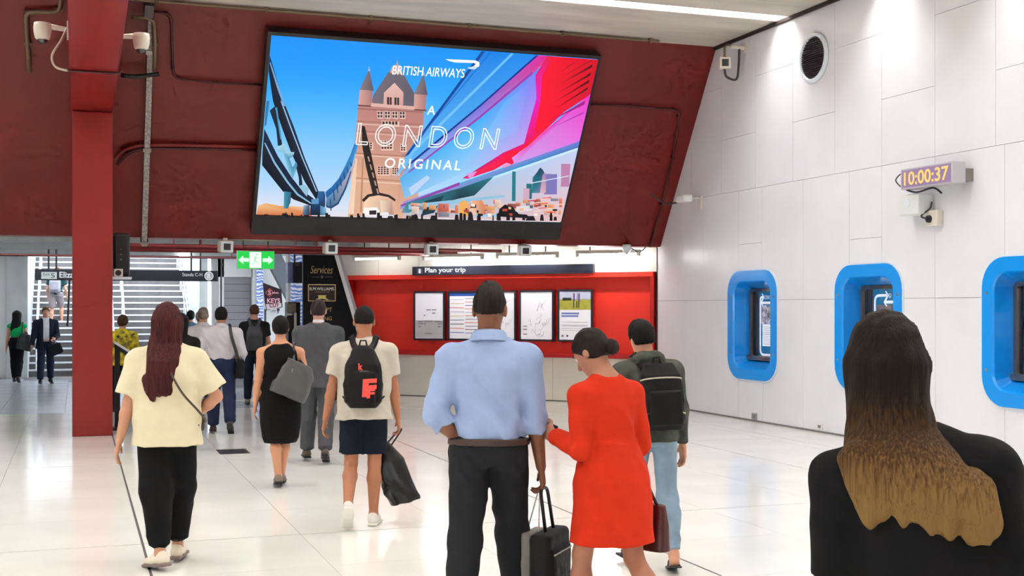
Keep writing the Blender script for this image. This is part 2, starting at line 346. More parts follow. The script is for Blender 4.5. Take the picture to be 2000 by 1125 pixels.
for k, yc in enumerate(WINS[:4]):
    w = struct(thing('window_%d' % (k+1), ('blue framed ticket window in the white wall nearest the red fascia', 'blue framed ticket window in the white wall, second from the red fascia', 'large blue framed ticket window cut off by the picture edge', 'blue framed ticket window out of view along the white wall')[k], 'window', (XW, yc, WZ0)))
    A = rrect(WHW, WHH, .33); B = rrect(WHW-.155, WHH-.155, .20); B2 = rrect(WHW-.17, WHH-.17, .19); I = rrect(WHW-.185, .535, .07); zi = 1.425
    f = MB(); dz = zi-WC
    ring(f, A, XW-.0, A, XW-.03, yc, WC); ring(f, A, XW-.03, B, XW-.03, yc, WC); ring(f, B, XW-.03, B2, XW-.005, yc, WC)
    Is = [(p[0], p[1]+dz) for p in I]
    ring(f, B2, XW-.005, Is, XW+.25, yc, WC)
    f.build('window_surround', M_blue, w, smooth=False)
    R0 = rrect(WHW+.022, WHH+.022, .35); R1 = rrect(WHW+.001, WHH+.001, .331); r = MB()
    ring(r, R0, XW-.0, R0, XW-.018, yc, WC); ring(r, R0, XW-.018, R1, XW-.018, yc, WC)
    r.build('rim', M_rim, w)
    for (sy, sz) in ((1,.42),(1,-.42),(-1,.42),(-1,-.42)):
        MB().lathe([(.016,0),(.016,.006),(.009,.012)], (XW-.03, yc+sy*(WHW-.07), WC+sz), (-1,0,0), 12).build('bolt', M_steel, w)
    fr = MB(); J = rrect(WHW-.235, .485, .05); Js = [(p[0], p[1]+dz) for p in J]
    ring(fr, Is, XW+.25, Is, XW+.235, yc, WC); ring(fr, Is, XW+.235, Js, XW+.235, yc, WC); ring(fr, Js, XW+.235, Js, XW+.27, yc, WC)
    fr.build('frame', M_steel, w)
    MB().box((XW+.18, yc-.50, .885), (XW+.27, yc+.50, .955)).build('ledge', M_steel, w, bevel=.008)
    MB().box((XW+.262, yc-.47, .93), (XW+.268, yc+.47, 1.93)).build('pane', M_glass, w)
    q = MB(); q.box((XW+.46, yc-.6, .80), (XW+.50, yc+.6, 2.05)); q.box((XW+.272, yc-.6, .78), (XW+.5, yc+.6, .86)); q.box((XW+.272, yc-.6, 1.99), (XW+.5, yc+.6, 2.06))
    q.box((XW+.272, yc-.6, .80), (XW+.5, yc-.53, 2.05)); q.box((XW+.272, yc+.53, .80), (XW+.5, yc+.6, 2.05))
    q.build('booth', M_int, w)
    for dy in (.345, .43):
        MB().box((XW+.32, yc+dy-.03, .86), (XW+.37, yc+dy+.03, 1.99)).build('upright', M_steel, w, bevel=.006)
    MB().box((XW+.30, yc-.45, 1.965), (XW+.36, yc+.45, 1.985)).build('booth_lamp', glow('booth_glow', (1,.97,.93), 9.0), w)
    if k >= 2:
        for q in range(8):
            MB().box((XW+.41, yc-.5, 1.22+q*.05), (XW+.43, yc+.22, 1.255+q*.05)).build('slat', M_white if q > 2 else M_steel, w)
    if k < 2:
        pt = thing('ticket_poster', ('blue poster with white arrows and black-and-white picture in the window nearest the fascia', 'blue poster with white arrows and a dark picture in the second window')[k], 'poster', (XW+.30, yc, .93), 'posters behind the blue windows')
        xf = XW+.29; ah = (.175, .0)[k]
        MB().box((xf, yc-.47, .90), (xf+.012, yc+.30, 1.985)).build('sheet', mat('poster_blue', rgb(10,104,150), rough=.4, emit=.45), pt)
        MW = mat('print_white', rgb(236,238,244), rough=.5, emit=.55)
        # printed arrow frame: a bent bar with two arrow heads
        fx = xf-.003; yl = yc+.262; bars = MB()
        path = fillet([(fx, yc+ah+.02, 1.83), (fx, yl, 1.83), (fx, yl, .97), (fx, yc-.46, .97)], .09)
        bars.ribbon(path, (-1,0,0), .032, .003); bars.ribbon([(fx, yc-.46, 1.745), (fx, yc+ah+.05, 1.745)], (-1,0,0), .036, .003)
        for (a, s, z) in ((yc+ah, -1, 1.83), (yc+ah+.05, 1, 1.745)):
            bars.add([(fx-.002, a+s*.03, z), (fx-.002, a-s*.03, z+.06), (fx-.002, a-s*.045, z+.045), (fx-.002, a, z), (fx-.002, a-s*.045, z-.045), (fx-.002, a-s*.03, z-.06)], [(0,1,2,3),(0,3,4,5)])
        bars.build('arrow_frame', MW, pt)
        put_text('lettering', ('CONC','D')[k], (fx-.002, yc+ah-.035, 1.80), (0,-1,0), (0,0,1), (-1,0,0), (.16,.045)[k], .055, MW, pt)
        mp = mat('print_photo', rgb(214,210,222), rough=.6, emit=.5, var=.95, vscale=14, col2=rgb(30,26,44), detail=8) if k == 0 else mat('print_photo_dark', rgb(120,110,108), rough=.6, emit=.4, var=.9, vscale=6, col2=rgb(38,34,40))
        MB().box((xf-.004, yc-.44, 1.43 if k == 0 else 1.1), (xf-.001, yc+.232, 1.71)).build('picture', mp, pt)
        if k == 0:
            MB().box((xf-.004, yc-.44, 1.10), (xf-.001, yc+.20, 1.425)).build('text_block', MW, pt)
            ln = MB()
            for j in range(10): ln.box((xf-.006, yc-.42, 1.13+j*.028), (xf-.004, yc+.18, 1.136+j*.028))
            ln.build('text_line', mat('print_grey', rgb(150,150,165), rough=.6), pt)
# ================================================================== RIGHT WALL FIXTURES
def wpt(px, py, off=0.0): return hit(px, py, (XW-off, 0, 0), (1, 0, 0))
M_cream = mat('fixture_cream', rgb(222,214,200), rough=.4)
M_dark = mat('fixture_dark', rgb(46,44,46), rough=.4)
M_bronze = mat('conduit_bronze', rgb(120,100,78), rough=.45, metal=.3)
c = wpt(1591, 113)
vt = thing('air_vent', 'round black grille vent high in the white panelled wall', 'vent', c)
MB().lathe([(.34,0),(.34,.03),(.32,.045),(.285,.045),(.285,.01)], c, (-1,0,0), 40).build('rim', M_rim, vt, smooth=True)
MB().lathe([(.287,.004),(.287,.012),(.01,.016)], c, (-1,0,0), 36).build('plate', mat('grille_black', rgb(26,26,28), rough=.5), vt)
for q in range(-9, 10):
    z = q*.029; hw = math.sqrt(max(0, .28**2-z*z))
    if hw > .05: MB().box((c.x-.03, c.y-hw, c.z+z-.006), (c.x-.012, c.y+hw, c.z+z+.006)).build('slat', M_dark, vt)
# clock
c0 = wpt(1770, 358, .22); c1 = wpt(1872, 344, .22)
ym = (c0.y+c1.y)/2; zm = 3.17; hw = abs(c0.y-c1.y)/2
ck = thing('digital_clock', 'amber digit clock box jutting from the white wall beside a panel seam', 'clock', (XW-.2, ym, zm))
MB().box((XW-.30, ym-hw, zm-.12), (XW-.12, ym+hw, zm+.12)).build('case', mat('clock_case', rgb(188,184,190), rough=.4), ck, bevel=.01)
MB().box((XW-.306, ym-hw+.03, zm-.10), (XW-.298, ym+hw-.03, zm+.10)).build('screen', mat('clock_face', rgb(150,128,170), rough=.3), ck)
put_text('digits', '10:00:37', (XW-.308, ym+hw-.075, zm-.08), (0,-1,0), (0,0,1), (-1,0,0), hw*2-.13, .16, glow('amber', (1.0,.62,.16), 1.15), ck, bold=.02)
MB().box((XW-.13, ym-hw+.02, zm-.09), (XW, ym-hw+.3, zm+.05)).build('bracket', M_steel, ck)
MB().tube(spline([(XW-.25, ym+hw-.05, zm-.12), (XW-.22, ym+hw-.2, zm-.16), (XW-.2, ym, zm-.13), (XW-.16, ym-.1, zm-.2)], 5), .012, 6).build('cable', M_dark, ck)
MB().tube(spline([(XW-.3, ym+hw, zm+.07), (XW-.33, ym+hw+.05, zm), (XW-.3, ym+hw, zm-.08)], 5), .008, 6).build('cable', M_dark, ck)
b0 = wpt(1797, 372, .1); jb = thing('junction_box', 'pale grey control box below the amber digit clock', 'junction box', (XW, 12.02, 2.55))
MB().box((XW-.22, 11.83, 2.76), (XW, 12.20, 3.00)).build('body', mat('box_grey', rgb(222,226,224), rough=.45), jb, bevel=.015)
MB().lathe([(.05,0),(.05,.008)], (XW-.22, 12.02, 2.90), (-1,0,0), 16).build('dial', M_rim, jb)
MB().box((XW-.09, 11.66, 2.62), (XW, 11.86, 2.80)).build('socket', M_cream, jb, bevel=.01)
MB().lathe([(.045,0),(.04,.03)], (XW-.09, 11.79, 2.70), (-1,0,0), 14).build('plug', M_dark, jb)
MB().tube(spline([(XW-.12, 11.79, 2.70), (XW-.15, 11.86, 2.74), (XW-.08, 11.80, 2.82), (XW-.05, 11.80, 2.9)], 5), .012, 6).build('cable', M_dark, jb)
MB().tube([(XW-.2, 12.2, 2.775), (XW-.2, 11.9, 2.775)], .012, 6).build('rod', M_rim, jb)
# floodlight on a bracket near the fascia
c = wpt(1415, 124, .35); e = wpt(1446, 97)
fl2 = thing('flood_sensor', 'small cream flood lamp on a pipe bracket high in the wall corner', 'lamp', e)
MB().obox(c, (RT, FW, UP), (.085, .07, .085)).build('housing', M_cream, fl2, bevel=.015)
MB().obox(c-FW*.071, (RT, FW, UP), (.05, .004, .052)).build('lens', M_dark, fl2)
MB().tube(fillet([c+V(0,0,.08), (c.x, c.y, e.z+.03), (e.x, c.y, e.z)], .08), .018, 8).build('arm', M_bronze, fl2)
MB().tube([V(e.x-.25, c.y, e.z), V(e.x, c.y, e.z)], .032, 10).build('arm', M_cream, fl2)
MB().lathe([(.07,0),(.07,.02),(.03,.025)], (XW, c.y, e.z), (-1,0,0), 14).build('base_plate', M_cream, fl2)
MB().tube(spline([c-V(0,0,.08), c+V(.02,-.03,-.2), c+V(.2,0,-.22), c+V(.24,0,.0), V(e.x-.1, c.y, e.z)], 6), .018, 6).build('cable', M_dark, fl2)
c = wpt(1336, 388, .3); e = wpt(1360, 388)
wc = thing('security_camera', 'small white camera on a short arm at the fascia edge of the white wall', 'camera', e)
MB().obox(c, ((0,1,0),(1,0,0),UP), (.14, .09, .06)).build('body', M_white, wc, bevel=.03)
MB().tube([c, V(XW, c.y, c.z+.02)], .02, 8).build('arm', M_white, wc)
MB().box((XW-.03, c.y-.05, c.z-.16), (XW, c.y+.05, c.z+.05)).build('base_plate', M_cream, wc)
MB().tube(spline([c+V(-.02,.12,-.04), c+V(-.2,.25,-.06), c+V(-.45,.3,.1)], 6), .014, 6).build('cable', M_dark, wc)
for (px, py, m, nm) in ((1474, 813, mat('outlet_grey', rgb(150,148,150), rough=.5), 'grey metal wall outlet low on the white wall under the first blue window'), (1602, 833, M_white, 'white wall socket low on the white wall between blue windows')):
    c = wpt(px, py); t = thing('wall_outlet', nm, 'socket', c, 'wall outlets')
    MB().box((XW-.015, c.y-.07, c.z-.045), (XW, c.y+.07, c.z+.045)).build('plate', m, t, bevel=.004)
    MB().box((XW-.019, c.y-.03, c.z-.02), (XW-.014, c.y+.03, c.z+.02)).build('socket_face', mat('outlet_face', rgb(120,118,118), rough=.5), t)
# ================================================================== INFORMATION WALL
WN45 = Vector((-.70711,-.70711,0))
def p45(px, py, d=0.0): return hit(px, py, w45(0, d), N45)
def sz45(px, py, d=0.0):
    p = p45(px, py, d); return (p-K45).dot(D45), p.z
def tri_frame(name, label, x0, x1, y0l, y1l, draw):
    s1, zt = sz45(x0, y0l, -.10); s0, zb = sz45(x1, y1l, -.10)
    t = thing(name, label, 'poster', w45((s0+s1)/2, -.16, zb), 'framed posters in the red niche')
    slab45(MB(), s0, s1, zb, zt, -.20, -.11).build('backing', M_rr2, t)
    fw = .035; M_fr = mat('poster_frame', rgb(44,42,54), rough=.35)
    for (a, b2, c2, d2) in ((s0, s1, zt-fw, zt), (s0, s1, zb, zb+fw), (s0, s0+fw, zb+fw, zt-fw), (s1-fw, s1, zb+fw, zt-fw)):
        slab45(MB(), a, b2, c2, d2, -.13, -.085).build('frame', M_fr, t)
    slab45(MB(), s0+fw, s1-fw, zb+fw, zt-fw, -.115, -.102).build('sheet', mat('poster_sheet', rgb(238,238,244), rough=.35, emit=.25), t)
    draw(t, s0+fw, s1-fw, zb+fw, zt-fw); return t
def strip45(t, nm, m, s0, s1, z0, z1): slab45(MB(), s0, s1, z0, z1, -.105, -.098).build(nm, m, t)
GR = mat('print_grey2', rgb(120,120,128), rough=.6); GL = mat('print_pale', rgb(206,206,210), rough=.6); NAV = mat('print_navy', rgb(36,82,170), rough=.5)
YE = mat('print_yellow', rgb(240,214,140), rough=.5); OR = mat('print_orange', rgb(236,120,70), rough=.5); DK = mat('print_dark', rgb(52,50,66), rough=.5)
def dr_a(t, a, b2, c2, d2):
    w = b2-a; h = d2-c2
    strip45(t, 'print_block', GL, a+.01, b2-.01, c2+.01, c2+h*.4)
    for (u0,u1,v) in ((.1,.25,.36),(.32,.62,.37),(.7,.95,.36),(.1,.38,.31),(.1,.2,.25),(.8,.95,.31),(.8,.92,.25),(.35,.6,.1),(.6,.75,.62),(.6,.72,.55),(.4,.55,.62),(.3,.36,.5)):
        strip45(t, 'print_line', GR, b2-w*u1, b2-w*u0, c2+h*v, c2+h*v+.016)
def dr_b(t, a, b2, c2, d2):
    w = b2-a; h = d2-c2
    strip45(t, 'print_band', NAV, a, b2, d2-h*.07, d2)
    for k in range(9): strip45(t, 'print_line', (GL,YE,OR,GL,YE,GR,DK,OR,NAV)[k], a+w*.52, b2-.01, c2+h*(.85-k*.09), c2+h*(.85-k*.09)+.011)
    for k in range(11): strip45(t, 'print_line', (GR,OR,DK,OR,GL,OR,GR,OR,GR,DK,NAV)[k], a+w*.01, a+w*.47, c2+h*(.87-k*.075), c2+h*(.87-k*.075)+.010)
def dr_c(t, a, b2, c2, d2):
    w = b2-a; h = d2-c2; rn = random.Random(3)
    mb = MB()
    for k in range(16):
        u = rn.random()*.6+.1; v = rn.random()*.6+.05; P = [w45(b2-w*u, -.1, c2+h*v)]
        for j in range(4): u = min(.97, u+rn.random()*.12-.02); v = min(.95, max(.03, v+rn.random()*.2-.08)); P.append(w45(b2-w*u, -.1, c2+h*v))
        mb.tube(P, .0035, 4)
    mb.build('map_line', GL, t)
    for v in (.1,.2,.27): strip45(t, 'print_line', GR, b2-w*.2, b2-w*.07, c2+h*v, c2+h*v+.015)
def dr_e(t, a, b2, c2, d2):
    w = b2-a; h = d2-c2
    strip45(t, 'sky', mat('print_sky', rgb(206,214,236), rough=.5), a, b2, c2+h*.83, d2)
    strip45(t, 'field', mat('print_field', rgb(186,184,74), rough=.5, var=.25, vscale=6), a, b2, c2+h*.62, c2+h*.84)
    strip45(t, 'bush', mat('print_bush', rgb(48,70,46), rough=.6), a+w*.62, b2-w*.1, c2+h*.81, c2+h*.87)
    PU = mat('print_violet', rgb(116,84,150), rough=.5); PA = mat('print_white2', rgb(230,228,240), rough=.5)
    for (u, m) in ((.44, PU), (.54, PA), (.60, PU)):
        strip45(t, 'walker', m, b2-w*(u+.05), b2-w*u, c2+h*.80, c2+h*.96)
        strip45(t, 'walker', DK, b2-w*(u+.03), b2-w*u, c2+h*.66, c2+h*.80)
    for k, (u1, v) in enumerate(((.62,.53),(.6,.475))): strip45(t, 'print_heading', mat('print_blue', rgb(110,130,205), rough=.5), b2-w*u1, b2-w*.07, c2+h*v, c2+h*v+.028)
    for v in (.36,.28,.235,.19,.3): strip45(t, 'print_line', GL, b2-w*.9, b2-w*.07, c2+h*v, c2+h*v+.009)
    for u in (.07,.22): strip45(t, 'print_mark', GR, b2-w*(u+.06), b2-w*u, c2+h*.06, c2+h*.10)
tri_frame('framed_poster', 'framed timetable poster with grey lower half, farthest from the white wall', 808, 869, 569, 665, dr_a)
tri_frame('framed_poster', 'framed poster with blue header and coloured route lines in the niche', 875, 939, 568.5, 665.5, dr_b)
tri_frame('framed_poster', 'framed pale map poster in the middle of the red niche', 945, 1008, 568, 666, dr_c)
tri_frame('framed_poster', 'framed pale map poster second from the niche end by the white wall', 1014, 1082, 567, 667, dr_c)
tri_frame('framed_poster', 'framed poster with walkers on a green field above printed text', 1089, 1158, 565.5, 668, dr_e)
# sign bar
s1, zt = sz45(805, 521, .12); s0, zb = sz45(1158, 533.5, .12)
sg = thing('information_sign', 'long dark sign bar lettered Plan your trip above the red niche', 'sign', w45((s0+s1)/2, .1, zb))
slab45(MB(), s0, s1, zb, zt, .03, .12).build('board', mat('sign_navy', rgb(38,42,58), rough=.28), sg, bevel=.006)
for s in (s0+.3, s1-.3): slab45(MB(), s-.03, s+.03, zt-.06, zt-.02, -.01, .05).build('bracket', M_steel, sg)
SW = glow('sign_white', (1,1,1), .85); sh = zt-zb
slab45(MB(), s1-.235, s1-.10, zb+sh*.18, zb+sh*.82, .119, .123).build('info_tile', mat('sign_tile', rgb(92,90,104), rough=.5), sg)
put_text('info_letter', 'i', w45(s1-.14, .125, zb+sh*.24), D45*-1, UP, N45, .05, sh*.5, SW, sg, bold=.04)
put_text('lettering', 'Plan your trip', w45(s1-.275, .121, zb+sh*.14), D45*-1, UP, N45, .86, sh*.72, SW, sg, bold=.03)
# fluorescent battens above the niche
M_tube = glow('tube_light', (1.0, .97, .98), TUBE_L); M_dim = mat('tube_unlit', rgb(230,222,226), rough=.4)
for k, (xa, xb, y) in enumerate(((690, 782, 507), (826, 944, 506), (970, 1091, 503), (1126, 1250, 499))):
    sa, z = sz45(xa, y, .42); sb, z2 = sz45(xb, y-1, .42); z = min(2.62, (z+z2)/2)
    t = thing('batten_light', ('fluorescent batten above the niche beside the dark services panel', 'lit fluorescent batten above the Plan your trip lettering', 'lit fluorescent batten above the middle of the sign bar', 'lit fluorescent batten at the niche end near the white wall')[k], 'light', w45((sa+sb)/2, .42, z), 'fluorescent battens')
    slab45(MB(), sb, sa, z+.03, z+.09, .38, .46).build('housing', M_cream, t, bevel=.006)
    MB().tube([w45(sb+.05, .42, z+.012), w45(sa-.05, .42, z+.012)], .018, 10).build('tube', glow('tube_dim', (1.0,.95,.94), 22.0) if k == 0 else M_tube, t)
    for s in (sb+.25, sa-.25): MB().tube([w45(s, .42, z+.08), w45(s, .42, SOF)], .012, 6).build('hanger', M_dark, t)
    for s in (sb+.03, sa-.03): slab45(MB(), s-.025, s+.025, z-.015, z+.04, .39, .45).build('end_cap', M_cream, t)
# ================================================================== ADVERTISING SCREEN ON THE FASCIA
SOFF = .22
def spt(px, py, lay=0): return fpt(px, py, SOFF+.004+lay*.0006)
def fuv(p): q = p-Vector((0,FB[0],FB[1])); return q.x, q.dot(FV)
u0 = (fuv(fpt(527,71,SOFF))[0]+fuv(fpt(502,421,SOFF))[0])/2; u1 = (fuv(fpt(1164,112,SOFF))[0]+fuv(fpt(1097,434,SOFF))[0])/2
vt_ = (fuv(fpt(529,71,SOFF))[1]+fuv(fpt(1164,112,SOFF))[1])/2; vb_ = (fuv(fpt(503,420,SOFF))[1]+fuv(fpt(1096,433,SOFF))[1])/2
vk_ = (fuv(fpt(495,456,SOFF))[1]+fuv(fpt(1092,466,SOFF))[1])/2
F0 = Vector((0,FB[0],FB[1]))
def fw_(u, v, n=0.0): return F0+FU*u+FV*v+FN*n
sc = thing('advertising_screen', 'large lit advertising screen with a bridge tower picture on the red fascia', 'screen', fw_((u0+u1)/2, vk_, SOFF))
M_bez = mat('bezel_black', rgb(30,30,30), rough=.4)
bb = MB(); cx, cv = (u0+u1)/2, (vt_+vk_)/2
bb.obox(fw_(cx, cv, .12), (FU, FV, FN), ((u1-u0)/2+.02, (vt_-vk_)/2+.02, .095)); bb.build('cabinet', M_bez, sc)
for (a, b2, c2, d2) in ((u0-.05, u1+.05, vt_, vt_+.05), (u0-.05, u1+.05, vk_, vb_-.004), (u0-.05, u0, vb_-.004, vt_), (u1, u1+.05, vb_-.004, vt_)):
    MB().obox(fw_((a+b2)/2, (c2+d2)/2, .12), (FU, FV, FN), ((b2-a)/2, (d2-c2)/2, .115)).build('bezel', M_bez, sc)
# picture: flat coloured shapes that give off the screen's light
m = bpy.data.materials.new('screen_picture'); m.use_nodes = True; nt = m.node_tree
ca = nt.nodes.new('ShaderNodeVertexColor'); ca.layer_name = 'Col'; pb = nt.nodes['Principled BSDF']
pb.inputs['Base Color'].default_value = (.02,.02,.02,1); pb.inputs['Roughness'].default_value = .5; pb.inputs['Emission Strength'].default_value = 1.0
pb.inputs['Specular IOR Level'].default_value = .05
nt.links.new(ca.outputs['Color'], pb.inputs['Emission Color']); M_pic = m
class Pic:
    def __init__(s): s.v = []; s.f = []; s.c = []; s.lay = 0
    def poly(s, pts, cols):       # pts in photo pixels, one colour or one per corner
        s.lay += 1; b0 = len(s.v)
        for (x, y) in pts:
            p = spt(x, y, s.lay); u, v = fuv(p); u = min(max(u, u0), u1); v = min(max(v, vb_), vt_); s.v.append(fw_(u, v, SOFF+.004+s.lay*.0002))
        cc = cols if isinstance(cols, list) else [cols]*len(pts)
        s.f.append(tuple(range(b0, len(s.v)))[::-1]); s.c.append([(*rgb(*k), 1) for k in cc[::-1]])
    def build(s, name, parent):
        me = bpy.data.meshes.new(name); me.from_pydata(s.v, [], s.f); a = me.color_attributes.new('Col', 'FLOAT_COLOR', 'CORNER')
        flat = [x for f in s.c for k in f for x in k]; a.data.foreach_set('color', flat); me.materials.append(M_pic); me.update()
        o = bpy.data.objects.new(name, me); C.objects.link(o); attach(o, parent); return o
def C3(x, y): return (500+x/4.689, 200+y/4.689)
def CD(x, y): return (680+x/3.309, 100+y/3.309)
def CE(x, y): return (940+x/5.358, 90+y/5.358)
def CF(x, y): return (900+x/5.919, 280+y/5.919)
def CA(x, y): return (480+x/2.745, 50+y/2.745)
def mixc(a, b, t): return tuple(a[i]+(b[i]-a[i])*t for i in range(3))
pc = Pic()
stops = [(60,(4,146,255)),(150,(30,160,255)),(220,(84,184,255)),(290,(136,204,255)),(360,(176,216,252)),(400,(216,226,246)),(440,(240,228,224))]
for k in range(len(stops)-1):       # sky
    (ya, ca_), (yb, cb_) = stops[k], stops[k+1]
    for j in range(6):
        t0, t1 = j/6, (j+1)/6; sh = 12
        yl0, yl1 = lerp(ya,yb,t0), lerp(ya,yb,t1)
        pc.lay = 0; pc.poly([(480,yl0-sh*.6),(1180,yl0+sh*2.2),(1180,yl1+sh*2.2+.4),(480,yl1-sh*.6+.4)], [mixc(ca_,cb_,t0)]*2+[mixc(ca_,cb_,t1)]*2)
# skyline
pc.poly([(505,401),(520,397),(545,402),(575,403),(608,404),(608,428),(500,425)], [(244,190,130),(240,180,120),(232,160,100),(240,190,140),(236,200,170),(210,110,70),(214,120,76)])
for (x, w, h) in ((520,10,8),(556,14,10),(598,12,9)): pc.poly([(x-w/2,426),(x-w*.2,426-h),(x+w*.25,426-h*.9),(x+w/2,426)], (26,22,24))
# tower
T1, T2, T3 = (190,130,124), (204,148,132), (226,176,146)
pc.poly([CD(68,345),CD(490,378),CD(487,480),CD(478,620),CD(372,1050),(679,426),CD(25,800),CD(45,560)], [T1,T1,T1,T2,T3,T3,T3,T2])
pc.poly([(786,300),(826,300),(812,426),(772,426)], [T1,T2,T3,T3])
pc.poly([CD(265,128),CD(350,132),CD(438,290),CD(432,358),CD(148,338),CD(165,282)], [(112,104,116),(112,104,116),(96,90,104),(104,98,110),(118,108,118),(110,102,114)])
pc.poly([CD(268,140),CD(285,100),CD(318,82),CD(345,105),CD(352,150)], [(206,168,166)]*5)
pc.poly([CD(318,55),CD(326,90),CD(310,90)], (190,150,150))
for (dx, dy) in ((0,0),(352,28)):
    pc.poly([CD(75+dx*1.0,250+dy),CD(158+dx*.99,252+dy),CD(155+dx*.98,360+dy),CD(66+dx*1.02,352+dy)], [(214,164,156),(170,120,118),(176,124,120),(220,166,156)])
    pc.poly([CD(136+dx,118+dy),CD(166+dx*.99,256+dy),CD(74+dx*1.0,250+dy)], [(120,108,120),(90,82,96),(140,124,130)])
    pc.poly([CD(136+dx,95+dy),CD(142+dx,130+dy),CD(130+dx,130+dy)], (208,190,196))
    pc.poly([CD(64+dx*1.02,346+dy),CD(156+dx,352+dy),CD(156+dx,362+dy),CD(64+dx*1.02,356+dy)], (120,76,76))
pc.poly([CD(300,205),CD(358,268),CD(356,352),CD(228,345),CD(232,270)], [(232,190,184),(222,176,168),(214,160,150),(220,170,160),(226,184,176)])
pc.poly([CD(150,336),CD(430,358),CD(430,380),CD(146,358)], (226,180,170))
for (x,y,w,h) in ((252,298,30,48),(300,300,30,48)):
    pc.poly([CD(x,y),CD(x+w,y+2),CD(x+w,y+h+2),CD(x,y+h)], (58,46,54)); pc.poly([CD(x+w*.45,y),CD(x+w*.58,y),CD(x+w*.58,y+h),CD(x+w*.45,y+h)], (220,170,160))
for k in range(4):
    x = 192+k*48; pc.poly([CD(x-4,386+k),CD(x+36,390+k),CD(x+36,440+k),CD(x-4,436+k)], (232,196,186))
    for q in range(4): pc.poly([CD(x+(q%2)*18,392+k+(q//2)*22),CD(x+12+(q%2)*18,393+k+(q//2)*22),CD(x+12+(q%2)*18,409+k+(q//2)*22),CD(x+(q%2)*18,408+k+(q//2)*22)], (70,54,60))
for (y, col) in ((372,(150,100,98)),(452,(168,112,104)),(470,(236,196,184)),(515,(172,116,106)),(530,(226,176,162)),(660,(176,120,106)),(672,(238,200,180)),(820,(182,128,106)),(838,(244,208,184))):
    sx = (y-340)*-.055; pc.poly([CD(62+sx,y),CD(488-abs(y-400)*.28,y+22),CD(488-abs(y-400)*.28,y+28),CD(62+sx,y+6)], col)
for (x,y,w,h,nx,ny) in ((218,585,72,56,4,3),(128,596,32,44,2,3),(344,610,32,42,2,3),(195,752,76,54,4,4),(290,762,42,44,3,3),(225,462,104,30,5,1)):
    pc.poly([CD(x-5,y-5),CD(x+w+5,y),CD(x+w+5,y+h+6),CD(x-5,y+h+4)], (236,196,178))
    for i in range(nx):
        for j in range(ny): pc.poly([CD(x+i*w/nx,y+j*h/ny),CD(x+(i+.7)*w/nx,y+j*h/ny+1),CD(x+(i+.7)*w/nx,y+(j+.72)*h/ny),CD(x+i*w/nx,y+(j+.7)*h/ny)], (74,50,54))
pc.poly([CD(36,700),CD(62,702),CD(40,1060),CD(4,1060)], [(240,200,170),(244,206,176),(250,220,190),(246,210,184)])
pc.poly([CD(95,700),CD(104,700),CD(92,1050),CD(80,1050)], (190,136,112))
pc.poly([CD(92,970),CD(130,935),CD(200,922),CD(270,938),CD(312,968),CD(305,980),CD(262,952),CD(200,940),CD(140,950),CD(104,985)], (42,30,30))
pc.poly([CD(104,985),CD(140,952),CD(200,942),CD(262,954),CD(298,985),CD(300,1068),CD(100,1068)], [(250,214,180),(244,206,172),(236,196,166),(230,188,160),(226,180,160),(190,150,140),(250,210,186)])
pc.poly([CD(210,975),CD(290,975),CD(285,1060),CD(215,1060)], [(240,220,200),(200,160,140),(180,130,110),(244,214,190)])
pc.poly([CD(104,1022),CD(190,1018),CD(206,1040),(CD(206,1072)),CD(100,1072)], (250,246,244)); pc.poly([CD(140,1040),CD(186,1038),CD(186,1066),CD(140,1066)], (40,38,46))
pc.poly([CD(214,1052),CD(262,1050),CD(268,1070),CD(210,1070)], (236,236,240))
# chains
pc.poly([CD(92,490),CD(112,496),CD(150,660),CD(206,925),CD(162,932),CD(120,760),CD(94,620)], (38,30,28))
for k in range(5): pc.poly([CD(128+k*14,690+k*52),CD(138+k*14,690+k*52),CD(146+k*14,724+k*52),CD(138+k*14,724+k*52)], (196,150,134))
NA, NB = (6,12,24), (12,36,68)
pc.poly([(524,112),(528,112),(553,196),(575,251),(596,311),(624,379),(619,394),(596,358),(570,302),(551,251),(534,200),(524,140)], [NB,NB,NB,NB,NB,NB,NA,NA,NA,NA,NA,NA])
pc.poly([C3(228,0),C3(240,0),C3(335,258),C3(435,520),C3(565,830),C3(555,834),C3(424,524),C3(324,262)], (150,190,220))
pc.poly([CA(130,205),CA(136,205),CA(178,330),CA(215,440),CA(206,440),CA(168,335)], (120,170,214))
pc.poly([C3(80,255),C3(200,500),C3(330,700),C3(420,815),C3(545,905),C3(600,905),C3(640,850),C3(640,960),C3(560,975),C3(500,960),C3(350,905),C3(250,830),C3(130,680),C3(60,590),C3(62,480)], [NB,NB,NB,NB,NB,NB,NB,NB,NA,NA,NA,NA,NA,NA,NA])
pc.poly([C3(78,385),C3(90,385),C3(180,560),C3(300,740),C3(390,850),C3(510,935),C3(505,945),C3(380,865),C3(286,750),C3(165,570)], (140,186,216))
pc.poly([C3(130,90),C3(176,50),C3(215,200),C3(245,410),C3(205,412),C3(190,260)], (14,32,54))
pc.poly([C3(182,60),C3(198,60),C3(236,330),C3(228,360)], (70,150,190))
pc.poly([C3(360,570),C3(396,590),C3(424,700),C3(432,790),C3(400,790),C3(396,700)], (14,36,60))
pc.poly([C3(100,0),C3(128,0),C3(100,220),C3(80,240)], (58,120,170))
pc.poly([C3(190,430),C3(262,390),C3(300,470),C3(356,470),C3(350,500),C3(310,530),C3(340,610),C3(376,560),C3(384,590),C3(340,720),C3(296,620),C3(256,480),C3(200,460)], [(170,210,230)]*4+[(60,140,180)]*5+[(120,190,215)]*4)
pc.poly([C3(396,780),C3(440,768),C3(492,800),C3(486,830),C3(470,880),C3(430,830)], (150,196,220))
pc.poly([C3(262,830),C3(330,838),C3(320,930),C3(296,990),C3(258,985)], [(60,150,180),(40,90,120),(30,80,110),(40,110,140),(70,160,190)])
